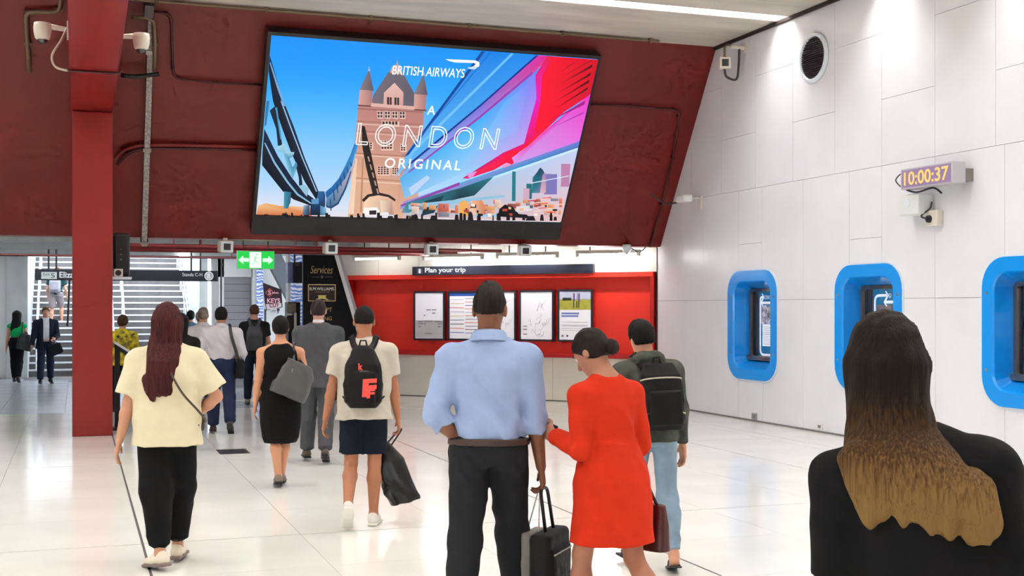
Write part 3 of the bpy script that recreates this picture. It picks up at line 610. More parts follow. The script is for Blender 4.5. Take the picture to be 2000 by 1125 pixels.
pc.poly([C3(575,830),C3(632,830),C3(640,900),C3(632,1050),C3(500,1050),C3(504,960),C3(560,950)], [(40,110,170),(30,90,150),(26,70,120),(14,30,50),(12,22,36),(20,50,84),(24,70,120)])
pc.poly([C3(512,905),C3(580,895),C3(580,945),C3(512,950)], (90,150,196))
pc.poly([C3(440,960),C3(496,955),C3(500,1048),C3(430,1048)], [(150,180,200),(60,90,120),(30,40,56),(90,120,150)])
pc.poly([C3(592,960),C3(648,985),C3(650,1045),C3(592,1048)], [(70,130,180),(130,190,215),(90,160,200),(50,100,150)])
pc.poly([C3(640,838),C3(700,788),C3(762,715),C3(820,605),C3(872,495),C3(908,395),C3(945,388),C3(930,452),C3(890,580),C3(828,705),C3(760,795),C3(650,895)], [(30,110,180)]*6+[(60,150,220)]*3+[(24,90,160)]*3)
pc.poly([C3(650,895),C3(760,795),C3(828,705),C3(890,580),C3(918,470),C3(916,560),C3(870,720),C3(810,860),C3(750,955),C3(680,988),C3(645,965)], [(90,140,180),(110,150,190),(150,170,200),(180,180,200),(190,190,210),(200,180,190),(170,160,180),(120,150,180),(70,120,160),(60,100,140),(50,90,130)])
for k in range(7):
    t = k/7; xa, ya = lerp(680,900,t), lerp(900,520,t**.8); pc.poly([C3(xa,ya),C3(xa+9,ya),C3(xa+18,ya+78*(1-t)+30),C3(xa+8,ya+80*(1-t)+30)], (30,70,110))
pc.poly([C3(650,962),C3(690,975),C3(752,935),C3(820,800),C3(874,640),C3(880,650),C3(830,812),C3(762,950),C3(694,992),C3(648,978)], (24,70,120))
# bus streak
pc.poly([(943,102),(1052,108),(940,209),(800,324),(772,352),(800,297)], [(0,128,232),(0,140,240),(24,150,240),(90,182,244),(130,196,244),(60,170,246)])
pc.poly([(1001,104),(1007,104),(800,312),(800,304)], [(110,190,250),(110,190,250),(110,196,250),(110,196,250)])
pc.poly([(943,102),(950,102),(800,306),(792,309)], (0,70,160)); pc.poly([(960,103),(963,103),(800,300),(800,298)], (0,110,210))
pc.poly([(1052,108),(1078,111),(1045,146),(940,233),(800,338),(784,348),(800,325),(940,209)], [(226,40,170),(230,20,130),(224,60,190),(150,130,226),(120,150,230),(120,180,240),(70,150,235),(120,110,214)])
pc.poly([(1050,108),(1055,108),(940,212),(800,328),(798,325),(940,208)], (10,40,140))
pc.poly([(1045,146),(1056,190),(1042,262),(1030,284),(900,344),(792,392),(782,352),(800,338),(940,233)], [(120,130,246),(170,140,240),(190,150,240),(190,160,240),(150,206,250),(140,196,240),(80,178,240),(70,180,244),(50,178,250)])
pc.poly([(990,200),(1035,168),(1012,262),(930,300)], [(96,180,252),(130,140,248),(160,170,246),(130,206,252)])
pc.poly([(800,372),(836,346),(842,352),(806,386)], (190,214,246)); pc.poly([(1043,148),(938,236),(800,342),(800,339),(938,231),(1042,143)], (150,60,180))
RD = (252,0,42)
pc.poly([(1072,111),(1190,113),(1172,190),(1105,222),(1071,255),(1035,288),(1000,312),(917,353),(905,352),(985,302),(1026,284),(1038,240),(1050,196),(1048,150)], [(236,10,50),(220,0,30),(210,0,60),(250,0,60),RD,RD,RD,(250,10,70),(210,10,120),(230,10,90),(240,0,120),(246,20,170),(240,10,190),(228,20,150)])
pc.poly([(1086,112),(1190,114),(1172,184),(1108,214),(1072,248),(1046,266),(1058,200),(1062,150)], [RD,(214,0,28),(206,0,34),(246,0,44),RD,RD,RD,RD])
for (xa, ya, xb, yb, w) in ((1162,118,1090,160,5),(1160,132,1088,172,6),(1157,148,1084,190,6),(1154,162,1080,206,6),(1151,176,1078,222,5),(1140,114,1092,148,4)):
    pc.poly([(xa,ya-w*.5),(xa-1,ya+w*.5),((xa*.4+xb*.6),(ya*.4+yb*.6)+1),(xb,yb),((xa*.4+xb*.6),(ya*.4+yb*.6)-1)], [(70,0,8),(70,0,8),(150,0,16),RD,(150,0,16)])
pc.poly([CF(205,345),CF(420,230),CF(560,125),CF(650,100),CF(735,185),CF(600,270),CF(545,245),CF(400,330),CF(95,432)], [(252,10,70)]*2+[RD]*3+[(250,0,70)]*3+[(248,30,110)])
pc.poly([(1172,188),(1150,286),(1008,326),(1002,312),(1036,288),(1072,255)], [(236,40,200),(236,110,226),(206,160,240),(216,150,236),(240,60,190),(244,20,150)])
pc.poly([(1146,200),(1144,208),(1078,240),(1072,243)], (170,10,130)); pc.poly([(1143,222),(1142,226),(1075,256)], (190,50,190))
pc.poly([CF(480,300),CF(545,245),CF(600,275),CF(500,312)], (244,150,200)); pc.poly([CF(100,420),CF(90,370),CF(205,345),CF(140,420)], (226,150,220))
pc.poly([(1150,280),(1147,296),(968,349),(900,376),(795,414),(782,412),(790,398),(900,362)], [(110,130,214),(70,110,190),(30,150,210),(70,190,224),(120,200,226),(150,150,200),(170,140,210),(20,170,226)])
pc.poly([(900,366),(785,408),(784,405),(900,360)], (150,60,170))
pc.poly([(1147,293),(1146,298),(968,353),(800,414),(800,411),(968,348)], [(214,240,252),(200,230,250),(180,230,245),(150,210,235),(150,210,235),(190,235,250)])
pc.poly([(1147,298),(1120,438),(788,428),(796,414),(968,353)], [(196,208,244),(236,190,190),(214,190,190),(160,196,216),(186,210,244)])
pc.poly([(796,400),(900,372),(967,349),(929,386),(900,392),(860,402),(800,420),(786,420)], [(60,130,150),(26,80,96),(30,120,136),(20,70,84),(16,52,66),(40,110,130),(60,140,160),(120,150,180)])
pc.poly([(830,398),(870,386),(850,420),(826,426)], (20,60,74))
pc.poly([(800,404),(986,385),(990,389),(800,414)], (146,196,224))
for (x, y, w, h, col) in ((1003,339,7,58,(26,124,140)),(1031,363,11,30,(20,110,124)),(1066,344,25,40,(126,120,186)),(1099,324,18,45,(190,130,172)),(1025,372,12,30,(210,170,190))):
    pc.poly([(x,y),(x+w,y+.5),(x+w-.6,y+h),(x-.6,y+h)], col)
pc.poly([CF(935,305),CF(965,330),CF(990,380),CF(1010,600),CF(838,600),CF(848,420),CF(890,370)], [(10,66,84),(20,70,90),(60,80,120),(150,120,160),(20,130,150),(10,120,140),(20,90,110)])
pc.poly([CF(960,400),CF(985,360),CF(1005,420),CF(1000,600),CF(930,600)], [(170,140,180),(150,130,180),(150,130,170),(220,170,180),(214,180,196)])
pc.poly([CF(840,480),CF(1270,398),CF(1270,406),CF(840,490)], (224,240,250))
rn = random.Random(11)
for k in range(46):
    x = 800+rn.random()*296; y = 392+rn.random()*26; w = 6+rn.random()*18; h = 5+rn.random()*12
    if y < 398 and x < 960: y += 12
    if x > 1090: w = 6
    c_ = rn.choice([(236,160,100),(226,120,80),(244,200,170),(210,90,70),(150,60,60),(236,210,196),(120,130,150),(240,170,140),(200,60,50)])
    pc.poly([(x,y),(x+w,y+.4),(x+w,y+h),(x,y+h)], [c_, mixc(c_,(255,220,200),.3), c_, mixc(c_,(80,40,40),.3)])
pc.poly([CF(0,720),CF(60,690),CF(100,720),CF(100,880),CF(0,880)], (242,176,90)); pc.poly([CF(130,700),CF(260,690),CF(300,760),CF(280,860),CF(150,860)], [(244,190,150),(230,140,90),(220,130,90),(200,140,110),(246,210,180)])
pc.poly([CF(440,880),CF(470,790),CF(530,740),CF(620,770),CF(690,850),CF(790,860),CF(800,900)], (10,12,16))
for (x, w, h) in ((895,9,9),(922,12,12),(1062,8,9),(1080,6,16),(745,10,5),(765,14,6),(812,18,8),(850,16,7),(712,16,4),(1040,20,6)): pc.poly([(x-w/2,437),(x-w*.3,434-h),(x+w*.3,434-h),(x+w/2,437)], (20,18,24))
pc.poly([CF(185,860),CF(445,865),CF(440,885),CF(180,882)], (150,204,236)); pc.poly([CF(650,820),CF(665,765),CF(860,750),CF(840,810),CF(700,830)], (226,220,224))
for k in range(26):
    x = 800+rn.random()*290; y = 404+rn.random()*20; w = 2+rn.random()*9; h = 2+rn.random()*5; c_ = rn.choice([(60,40,44),(250,236,224),(190,70,56),(70,96,110),(246,190,150),(30,26,32)])
    pc.poly([(x,y),(x+w,y+.2),(x+w,y+h),(x,y+h)], c_)
for k in range(12):
    x = 1020+rn.random()*75; y = 392+rn.random()*30; pc.poly([(x,y),(x+16,y-1.5),(x+16,y+.6),(x,y+2)], rn.choice([(236,90,70),(250,150,120),(206,60,50),(250,210,196)]))
for k in range(40):
    x = 505+rn.random()*585; w = 2+rn.random()*5; h = 2+rn.random()*7; pc.poly([(x-w/2,438),(x-w*.4,431-h+x*.006-4),(x+w*.4,431-h+x*.006-4),(x+w/2,438)], (18,16,20))
# airline ribbon mark
pc.poly([(874,122.5),(903,123.5),(934,125),(941,128.5),(941,136),(933,141.5),(918,140.5),(929,136.5),(934,132),(930,130),(893,129),(881,126)], (252,252,255))
pc.poly([(918,139),(929,136.8),(939,137.5),(932,142.6),(921,142)], (206,222,242))
pc.build('picture', sc)
MT = glow('screen_letter', (1,1,1), 1.05)
def stext(nm, body, xl, yl, xr, yr, hpx, **k):   # baseline left and right pixel, cap height in pixels
    a = spt(xl, yl, 60); b2 = spt(xr, yr, 60); tp = spt(xl, yl-hpx, 60)
    ua, va = fuv(a); ub, vb2 = fuv(b2); h = fuv(tp)[1]-va
    u = (FU*(ub-ua)+FV*((vb2-va)*.5)).normalized()
    put_text(nm, body, fw_(ua, (va+(va+vb2)/2)/2, SOFF+.05), u, FV, FN, abs(ub-ua), h, MT, sc, depth=.003, **k)
stext('airline_lettering', 'BRITISH AIRWAYS', 765, 146, 906, 150.5, 18, bold=.008, res=6)
stext('slogan_lettering', 'A', 833, 223, 849, 223.5, 17.5, bold=.012)
stext('slogan_outline', 'LONDON', 694, 284, 969, 291, 44, outline=.017, space=1.42, res=8)
stext('slogan_lettering', 'ORIGINAL', 750, 327, 898, 332, 19.5, space=1.3, bold=.012, res=6)
# ================================================================== PIPES AND LAMPS ON THE FASCIA
M_rp = mat('pipe_red', rgb(122,22,22), rough=.35); M_rpd = mat('cable_darkred', rgb(74,14,14), rough=.45)
def on_f(pts, off): return [fpt(x, y, off) for (x, y) in pts]
def pipe(nm, label, pts, r, m, cat='pipe', off=.05, fr=.12, clips=0, cm=None, group=None):
    P = fillet(on_f(pts, off), fr) if fr else on_f(pts, off); t = thing(nm, label, cat, P[0], group)
    MB().tube(P, r, 8).build('tube', m, t, smooth=True)
    for k in range(clips):
        q = P[int((k+.5)/clips*(len(P)-1))]
        MB().obox(q-FN*(off*.5), (FU, FV, FN), (r*1.35, r*.8, off*.5)).build('clip', cm or m, t)
    return t
pipe('conduit', 'thin dark red conduit looping beside the galvanised channel toward the screen', [(298,22),(334,28),(338,153),(420,162),(516,166)], .017, M_rpd, clips=4)
pipe('conduit', 'thin dark red conduit from the screen edge down toward the white wall', [(1150,204),(1240,208),(1328,214),(1316,300),(1293,398),(1269,482)], .017, M_rpd, clips=5)
pipe('conduit', 'upper of two curved red pipes between column and screen', [(226,312),(240,292),(275,282),(380,284),(504,287)], .028, M_rp, clips=3, off=.06, fr=.5)
pipe('conduit', 'lower of two curved red pipes between column and screen', [(230,322),(250,298),(285,289),(390,290.5),(503,293)], .022, M_rpd, clips=3, off=.05, fr=.5)
pipe('conduit', 'bronze pipe bent over the fascia beside the dome camera on the column', [(119,-12),(117,24),(50,23),(54,90),(57,141)], .032, M_bronze, clips=3, off=.07, fr=.1)
pipe('conduit', 'bronze pipe bent down the fascia beside the galvanised channel', [(256,33),(300,36),(303,90),(302,137)], .028, M_bronze, clips=2, off=.15, fr=.1)
pipe('cable', 'thick black cable bundle crossing the galvanised channel', [(236,147),(262,150),(285,148),(311,144)], .03, M_black, off=.19, fr=.2, cat='cable')
ch = thing('galvanised_channel', 'pale flecked galvanised channel running up the fascia beside the column', 'channel', fpt(282, 474, .04))
a, b2 = fpt(281.5, 478, .06), fpt(295, 36, .06)
MB().ribbon([a, b2], FN, .075, .1).build('channel', mat('galvanised', rgb(186,184,178), rough=.6, var=.5, vscale=30, col2=rgb(120,112,108)), ch)
for y in (472, 290, 100): MB().obox(fpt(lerp(295,281.5,(y-36)/442), y, .06), (FU,FV,FN), (.055,.03,.062)).build('strap', M_steel, ch)
a, b2 = fpt(292, 8, .12), fpt(290, 32, .12)
MB().ribbon([a, b2], FN, .12, .12).build('cap', mat('channel_cap', rgb(92,86,86), rough=.6), ch)
# cable rail under the ceiling edge
r0 = hit(262, 3, (0, FT[0]-.22, 0), (0,1,0)); r1 = hit(1287, 77, (0, FT[0]-.22, 0), (0,1,0)); zr = (r0.z+r1.z)/2
rl_ = thing('cable_rail', 'long bronze pipe rail hung under the concrete ceiling along the fascia top', 'pipe', (r0.x, FT[0]-.22, zr))
MB().tube([(r0.x, FT[0]-.22, zr), (r1.x, FT[0]-.22, zr), ], .024, 8).build('tube', M_bronze, rl_)
for k in range(6):
    x = lerp(r0.x, r1.x, (k+.2)/5.3); MB().tube([(x, FT[0]-.22, zr-.03), (x, FT[0]-.22, CEIL)], .014, 6).build('hanger', M_bronze, rl_)
    MB().box((x-.02, FT[0]-.25, zr-.036), (x+.02, FT[0]-.19, zr+.036)).build('clamp', M_bronze, rl_)
# dome cameras on the beam
def dome(px, py, depth, side, label):
    c = at(px, py, depth); t = thing('dome_camera', label, 'camera', c, 'dome cameras on the beam')
    MB().lathe([(.066,.10),(.09,.095),(.096,.05),(.094,.0),(.08,-.07),(.06,-.09)], c, (0,0,1), 24).build('housing', M_cream, t, smooth=True)
    MB().lathe([(.06,-.08),(.056,-.10),(.04,-.124),(.016,-.136)], c, (0,0,1), 20).build('dome', mat('dome_glass', rgb(60,58,62), rough=.08, spec=.8), t, smooth=True)
    ex = -.075 if side < 0 else .42
    MB().tube([c+V(0,0,.07), V(ex, c.y+.05, c.z+.05)], [.036,.024], 10).build('arm', M_cream, t, smooth=True)
    MB().box((ex-.03, c.y-.02, c.z-.05), (ex+.03, c.y+.12, c.z+.14)).build('base_plate', M_cream, t)
    return c
c = dome(83, 62, 13.6, -1, 'white dome camera on the side of the red beam farther from the screen')
t = thing('cable', 'pale cable looping under the dome camera and across the red beam', 'cable', c)
P = [at(129, 58, 13.5), at(120, 78, 13.4), at(102, 108, 13.3), at(108, 130, 13.3), at(131, 138, 13.25)]
MB().tube(spline(P, 8), .013, 8).build('loop', mat('cable_pale', rgb(190,176,160), rough=.5), t, smooth=True)
pz = 4.215; q0 = ground(131, 138, pz); q1 = ground(238, 144, pz)
MB().tube([(-.085, q0.y, pz+.02), (-.085, q0.y, pz), (.43, q1.y, pz), (.46, q1.y, pz+.05)], .016, 8).build('run', M_rpd, t)
dome(276, 82, 14.2, 1, 'white dome camera on the side of the red beam nearer the screen')
# flood lamps along the fascia foot
for k, (px, py) in enumerate(((441, 481), (646, 484), (844, 486), (1026, 489))):
    p = hit(px, py, (0, FB[0]-.12, 0), (0,1,0)); t = thing('flood_lamp', ('square flood lamp under the fascia above the green exit sign', 'square flood lamp under the fascia above the services panel', 'square flood lamp under the fascia above the Plan your trip lettering', 'square flood lamp under the fascia nearest the white wall')[k], 'lamp', (p.x, p.y, p.z), 'flood lamps under the fascia')
    n = (O-p); n.z = 0; n.normalize(); n = (n+V(.25,0,-.1)).normalized(); r_ = n.cross(UP).normalized()*-1; u_ = r_.cross(n)*-1
    MB().obox(p+V(0,0.05,0), (r_, u_, n), (.10, .092, .10)).build('housing', M_cream, t, bevel=.02)
    MB().obox(p+V(0,.05,0)+n*.101, (r_, u_, n), (.088, .08, .006)).build('bezel', M_rim, t, bevel=.004)
    MB().obox(p+V(0,.05,0)+n*.107, (r_, u_, n), (.052, .05, .003)).build('lens', M_dark, t)
    MB().box((p.x-.03, p.y+.04, p.z), (p.x+.03, p.y+.2, FB[1]+.01)).build('bracket', M_cream, t)
p = hit(1224, 488, (0, FB[0]-.05, 0), (0,1,0)); t = thing('security_camera', 'small white camera hanging under the fascia near its corner with the wall', 'camera', p)
MB().lathe([(.07,.09),(.075,.02),(.055,-.03),(.03,-.06)], p, (0,0,1), 18).build('housing', M_rim, t, smooth=True)
MB().lathe([(.03,-.05),(.02,-.075)], p, (0,0,1), 12).build('dome', M_dark, t)
MB().box((p.x-.04, p.y-.04, p.z+.08), (p.x+.04, p.y+.2, FB[1]+.02)).build('bracket', M_rim, t)
MB().tube(spline([p+V(.07,0,.04), p+V(.18,0,-.02), p+V(.3,0,.0), p+V(.38,0,.1)], 6), .009, 6).build('cable', M_dark, t)
# black speaker cabinet behind the column
s0_ = hit(223, 500, (0,17.5,0), (0,1,0)); s1_ = hit(254, 500, (0,17.5,0), (0,1,0)); zt = hit(240,455,(0,17.5,0),(0,1,0)).z; zb = hit(240,541,(0,17.5,0),(0,1,0)).z
sp = thing('loudspeaker', 'tall black loudspeaker cabinet hung beside the red column', 'speaker', (s0_.x, 17.6, zb))
MB().box((s0_.x-.02, 17.5, zb), (s1_.x, 17.8, zt)).build('cabinet', M_black, sp, bevel=.04)
for y in (487, 497, 507):
    q = hit(236, y, (0,17.5,0), (0,1,0)); MB().lathe([(.014,0),(.008,.006)], q, (0,-1,0), 10).build('screw', M_steel, sp)
q = hit(231, 533, (0,17.47,0), (0,1,0)); MB().box((q.x-.06, 17.44, q.z-.055), (q.x+.06, 17.5, q.z+.055)).build('sensor', M_cream, sp, bevel=.008)
MB().lathe([(.04,0),(.035,.01)], (q.x, 17.44, q.z), (0,-1,0), 14).build('lens', M_dark, sp)
MB().box((s0_.x-.03, 17.42, zb-.03), (s1_.x+.02, 17.8, zb)).build('shelf', M_rim, sp)
# ================================================================== STAIRS AND THE FAR SIDE
M_step = mat('step_stone', rgb(104,101,100), rough=.6, var=.2, vscale=5, bump=.1, bscale=30)
M_nose = mat('nosing_white', rgb(236,238,242), rough=.4)
M_rail = mat('rail_steel', rgb(214,220,230), rough=.25, metal=.6)
SY, NS, RISE, TREAD = 31.9, 22, .165, .30; SX0, SX1 = -1.1, 2.9
st = thing('staircase', 'wide grey stone stairs with pale nosings climbing to daylight', 'stairs', ((SX0+SX1)/2, SY, 0))
me_s = MB().box((SX0, 0, -.6), (SX1, TREAD+.02, RISE)).mesh('step', M_step); me_n = MB().box((SX0, -.012, RISE-.035), (SX1, .05, RISE+.004)).mesh('nosing', M_nose)
inv = Matrix.Translation(-Vector(st.location))
for k in range(NS):
    o = bpy.data.objects.new('step', me_s); C.objects.link(o); o.parent = st; o.matrix_parent_inverse = inv; o.location = (0, SY+k*TREAD, k*RISE)
    n = bpy.data.objects.new('nosing', me_n); C.objects.link(n); n.parent = o
MB().box((SX0, SY+NS*TREAD, -.2), (SX1, SY+NS*TREAD+6, NS*RISE)).build('landing', M_step, st)
top = SY+NS*TREAD
for x in (-.93, .86, 1.14, 2.74):
    h = MB(); P = [(x, SY-.25, .92), (x, SY, .92)]+[(x, SY+NS*TREAD, NS*RISE+.92), (x, top+1.2, NS*RISE+.92)]
    h.tube(P, .026, 8)
    for k in range(0, NS+1, 4): h.tube([(x, SY+k*TREAD+.1, k*RISE), (x, SY+k*TREAD+.1, k*RISE+.97)], .02, 6)
    h.tube([(x, SY, .5), (x, SY+NS*TREAD, NS*RISE+.5)], .016, 6)
    h.build('handrail', M_rail, st)
struct(MB().prism([(SX1,31.62,0),(SX1,40,0),(SX1,40,4.6),(SX1,31.62,SOF)], (.2,0,0)).build('wall_stair_1', M_conc2))
struct(MB().prism([(SX0-.25,31.76,0),(SX0-.25,40,0),(SX0-.25,40,4.6),(SX0-.25,31.76,SOF)], (.25,0,0)).build('wall_stair_2', M_conc2))
# hanging direction sign
yS = 28.0; pS = lambda px, py: hit(px, py, (0,yS,0), (0,1,0))
a, b2 = pS(68, 527.5), pS(426, 527); zt = 2.49; zb = 2.255
ds = thing('direction_sign', 'long dark hanging exit sign bar with a white exit five tile', 'sign', ((a.x+b2.x)/2, yS, zb))
MB().box((a.x, yS, zb), (b2.x, yS+.09, zt)).build('board', mat('sign_slate', rgb(26,34,46), rough=.3), ds, bevel=.006)
for px in (95, 110, 374, 392): q = pS(px, 520); MB().tube([(q.x, yS+.04, zt), (q.x, yS+.04, SOF)], .022, 6).build('hanger', M_dark, ds)
q0, q1 = pS(80.5, 531), pS(111, 545)
MB().box((q0.x, yS-.006, q1.z), (q1.x, yS+.002, q0.z)).build('exit_tile', mat('tile_pale', rgb(204,214,210), rough=.5, emit=.25), ds)
SD = mat('sign_dark_print', rgb(48,58,60), rough=.6); SWH = glow('sign_pale', (.86,.92,.95), .8)
hS = q0.z-q1.z
put_text('tile_lettering', 'Exit', (q0.x+.04, yS-.007, q1.z+hS*.5), (1,0,0), UP, (0,-1,0), (q1.x-q0.x)*.42, hS*.34, SD, ds)
put_text('tile_lettering', '5', (q0.x+(q1.x-q0.x)*.62, yS-.007, q1.z+hS*.16), (1,0,0), UP, (0,-1,0), (q1.x-q0.x)*.25, hS*.66, SD, ds)
q = pS(116, 543); put_text('lettering', 'Elizabeth St', (q.x, yS-.002, zb+.055), (1,0,0), UP, (0,-1,0), .78, .13, SWH, ds, bold=.02)
q = pS(356, 540); r_ = pS(395, 540); put_text('lettering', 'Stands C-H', (q.x, yS-.002, zb+.11), (1,0,0), UP, (0,-1,0), r_.x-q.x, .075, SWH, ds)
q = pS(408, 538)
MB().lathe([(.098,0),(.098,.006),(.08,.006),(.08,.0)], (q.x, yS, (zb+zt)/2), (0,-1,0), 28).build('ring', SWH, ds)
put_text('ring_letter', 'B', (q.x-.035, yS-.002, (zb+zt)/2-.05), (1,0,0), UP, (0,-1,0), .07, .10, SWH, ds, bold=.03)
# green exit sign
yE = 20.2; pE = lambda px, py: hit(px, py, (0,yE,0), (0,1,0))
a, b2 = pE(463, 489.5), pE(536, 526); xs = thing('exit_sign', 'glowing green exit sign with a white running figure tile hanging under the soffit', 'sign', ((a.x+b2.x)/2, yE, b2.z))
MB().box((a.x, yE, b2.z), (b2.x, yE+.06, a.z)).build('case', M_white, xs)
MB().box((a.x+.008, yE-.004, b2.z+.008), (b2.x-.008, yE+.001, a.z-.008)).build('panel', glow('exit_green', rgb(20,214,74), 1.0), xs)
cxE = (a.x+b2.x)/2; czE = (a.z+b2.z)/2
MB().box((cxE-.10, yE-.008, b2.z+.02), (cxE+.085, yE-.003, a.z-.02)).build('figure_tile', glow('exit_white', (.92,1,.94), 1.4), xs)
for s in (-1, 1): MB().add([(cxE+s*.11, yE-.006, czE+.03), (cxE+s*.2, yE-.006, czE+.03), (cxE+s*.2, yE-.006, czE+.07), (cxE+s*.28, yE-.006, czE), (cxE+s*.2, yE-.006, czE-.07), (cxE+s*.2, yE-.006, czE-.03), (cxE+s*.11, yE-.006, czE-.03)], [tuple(range(7)) if s < 0 else tuple(range(7))[::-1]]).build('arrow', glow('exit_pale', (.7,1,.76), 1.1), xs)
rm = MB(); GZ = czE
rm.lathe([(.018,0),(.018,.003)], (cxE+.012, yE-.008, GZ+.085), (0,-1,0), 12)
for (p, q_, w) in (((.0,.06),(-.02,-.01),.03),((-.02,-.01),(.035,-.04),.018),((.035,-.04),(.03,-.09),.016),((-.02,-.01),(-.035,-.06),.018),((-.035,-.06),(-.075,-.07),.016),((.0,.05),(.05,.02),.013),((.0,.05),(-.045,.03),.013)):
    rm.ribbon([(cxE+p[0], yE-.01, GZ+p[1]), (cxE+q_[0], yE-.01, GZ+q_[1])], (0,-1,0), w, .002)
rm.build('running_figure', glow('exit_figure', rgb(150,240,170), 1.1), xs)
for s in (-.2, .2): MB().tube([(cxE+s, yE+.03, a.z), (cxE+s, yE+.03, SOF)], .01, 6).build('hanger', M_dark, xs)
# sprinkler pipes under the soffit
def xpipe(nm, label, x0, x1, y, z, r, m, drops=()):
    t = thing(nm, label, 'pipe', (x0, y, z)); MB().tube([(x0,y,z),(x1,y,z)], r, 8).build('tube', m, t, smooth=True)
    for x in drops: MB().tube([(x,y,z),(x,y,SOF)], r*.5, 6).build('hanger', m, t)
    return t
xpipe('sprinkler_pipe', 'dark red sprinkler pipe under the soffit behind the flood lamps', .6, 7.2, 20.9, 2.69, .03, M_rp, (1.5, 3.5, 5.5))
xpipe('sprinkler_pipe', 'thick red sprinkler pipe under the soffit just above the green exit sign', .6, 6.6, 21.7, 2.66, .045, M_rp, (2, 4, 6))
xpipe('sprinkler_pipe', 'thin red pipe near the stairs passing above the direction sign', -9, 3.2, 26.6, 2.73, .026, M_rpd, (-3, 0, 3.1))
p = hit(432, 512, (0,26.6,0), (0,1,0)); t = thing('drop_pipe', 'thin black drop pipe standing beside the direction sign end', 'pipe', (p.x, 26.6, 0))
MB().tube([(p.x, 26.6, 2.73), (p.x, 26.6, 0)], .018, 8).build('tube', M_black, t); MB().lathe([(.03,0),(.03,.05)], (p.x, 26.6, 2.55), (0,0,1), 10).build('valve', M_black, t)
p = hit(136, 548, (0,28.05,0), (0,1,0)); q = hit(132, 637, (0,28.05,0), (0,1,0)); t = thing('signal_pole', 'thin black leaning pole hanging by the column under the direction sign', 'pole', (q.x, 28.05, q.z))
MB().tube([(p.x,28.05,2.27), (q.x,28.05,q.z)], .022, 8).build('rod', M_black, t); MB().lathe([(.03,0),(.03,.05)], q, (0,0,1), 10).build('ferrule', M_black, t)
# soffit lamps near the stairs
for (xa, xb, y, Yp, lab, mm) in ((272, 364, 489, 24.0, 'fluorescent batten glowing pink under the soffit before the stairs', glow('tube_pink', (1.0,.62,.5), 1.6)),):
    pa = hit(xa, y, (0,Yp,0), (0,1,0)); pb2 = hit(xb, y, (0,Yp,0), (0,1,0)); z = pa.z
    t = thing('batten_light', lab, 'light', (pa.x, Yp, z)); MB().box((pa.x, Yp-.05, z+.03), (pb2.x, Yp+.05, z+.09)).build('housing', M_cream, t)
    MB().tube([(pa.x+.03, Yp, z), (pb2.x-.03, Yp, z)], .028, 8).build('tube', mm, t)
    for s in (.2, .8): MB().tube([(lerp(pa.x,pb2.x,s), Yp, z+.08), (lerp(pa.x,pb2.x,s), Yp, SOF)], .012, 6).build('hanger', M_dark, t)
p = hit(360, 503, (0,29.0,0), (0,1,0)); t = thing('bulkhead_lamp', 'bright white bulkhead lamp hanging in front of the stair top', 'light', p)
MB().lathe([(.02,.10),(.10,.07),(.14,.0),(.10,-.07),(.02,-.10)], p, (0,0,1), 18).build('globe', glow('bulkhead', (.95,.97,1), 30), t, smooth=True)
MB().tube([p+V(0,0,.08), V(p.x,p.y,SOF)], .02, 6).build('stem', M_dark, t)
# wall, roller door and shop end between stairs and angled wall
we = struct(MB().box((3.1, 30.6, 0), (6.6, 30.9, SOF)).build('wall_end_2', M_white))
yD = 30.45; pD = lambda px, py: hit(px, py, (0,yD,0), (0,1,0))
a, b2 = pD(437, 541), pD(491, 640)
dr = struct(thing('door_1', 'grey roller shutter door in the end wall beside the stairs', 'door', (a.x, yD, 0)))
for k in range(14):
    z0 = k*a.z/14; MB().box((a.x, yD, z0+.004), (b2.x, yD+.05, z0+a.z/14-.004)).build('slat', mat('shutter_grey', rgb(148,144,148), rough=.45), dr)
MB().box((a.x, yD+.05, 0), (b2.x, yD+.1, a.z)).build('door_backing', M_dark, dr)
q = MB(); q.box((a.x-.12, yD-.06, 0), (a.x, yD+.15, SOF)); q.box((b2.x, yD-.06, 0), (b2.x+.12, yD+.15, SOF)); q.box((a.x-.12, yD-.06, a.z), (b2.x+.12, yD+.15, SOF)); q.build('door_frame', M_white, dr)
# wave-printed glowing pillars
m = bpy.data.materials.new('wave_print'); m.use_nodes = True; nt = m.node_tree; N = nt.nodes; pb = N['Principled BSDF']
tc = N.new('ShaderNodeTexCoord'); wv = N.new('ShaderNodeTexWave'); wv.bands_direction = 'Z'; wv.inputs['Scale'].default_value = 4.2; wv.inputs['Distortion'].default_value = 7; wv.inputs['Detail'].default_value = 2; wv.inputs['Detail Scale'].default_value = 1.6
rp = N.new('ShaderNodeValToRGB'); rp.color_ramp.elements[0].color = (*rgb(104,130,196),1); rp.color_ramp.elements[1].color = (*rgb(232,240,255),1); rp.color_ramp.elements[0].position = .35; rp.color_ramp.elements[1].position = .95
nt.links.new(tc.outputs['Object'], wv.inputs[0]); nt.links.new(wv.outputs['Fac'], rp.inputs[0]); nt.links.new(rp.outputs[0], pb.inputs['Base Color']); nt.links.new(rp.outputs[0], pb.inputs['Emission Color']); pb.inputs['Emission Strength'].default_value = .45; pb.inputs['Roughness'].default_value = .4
M_wave = m
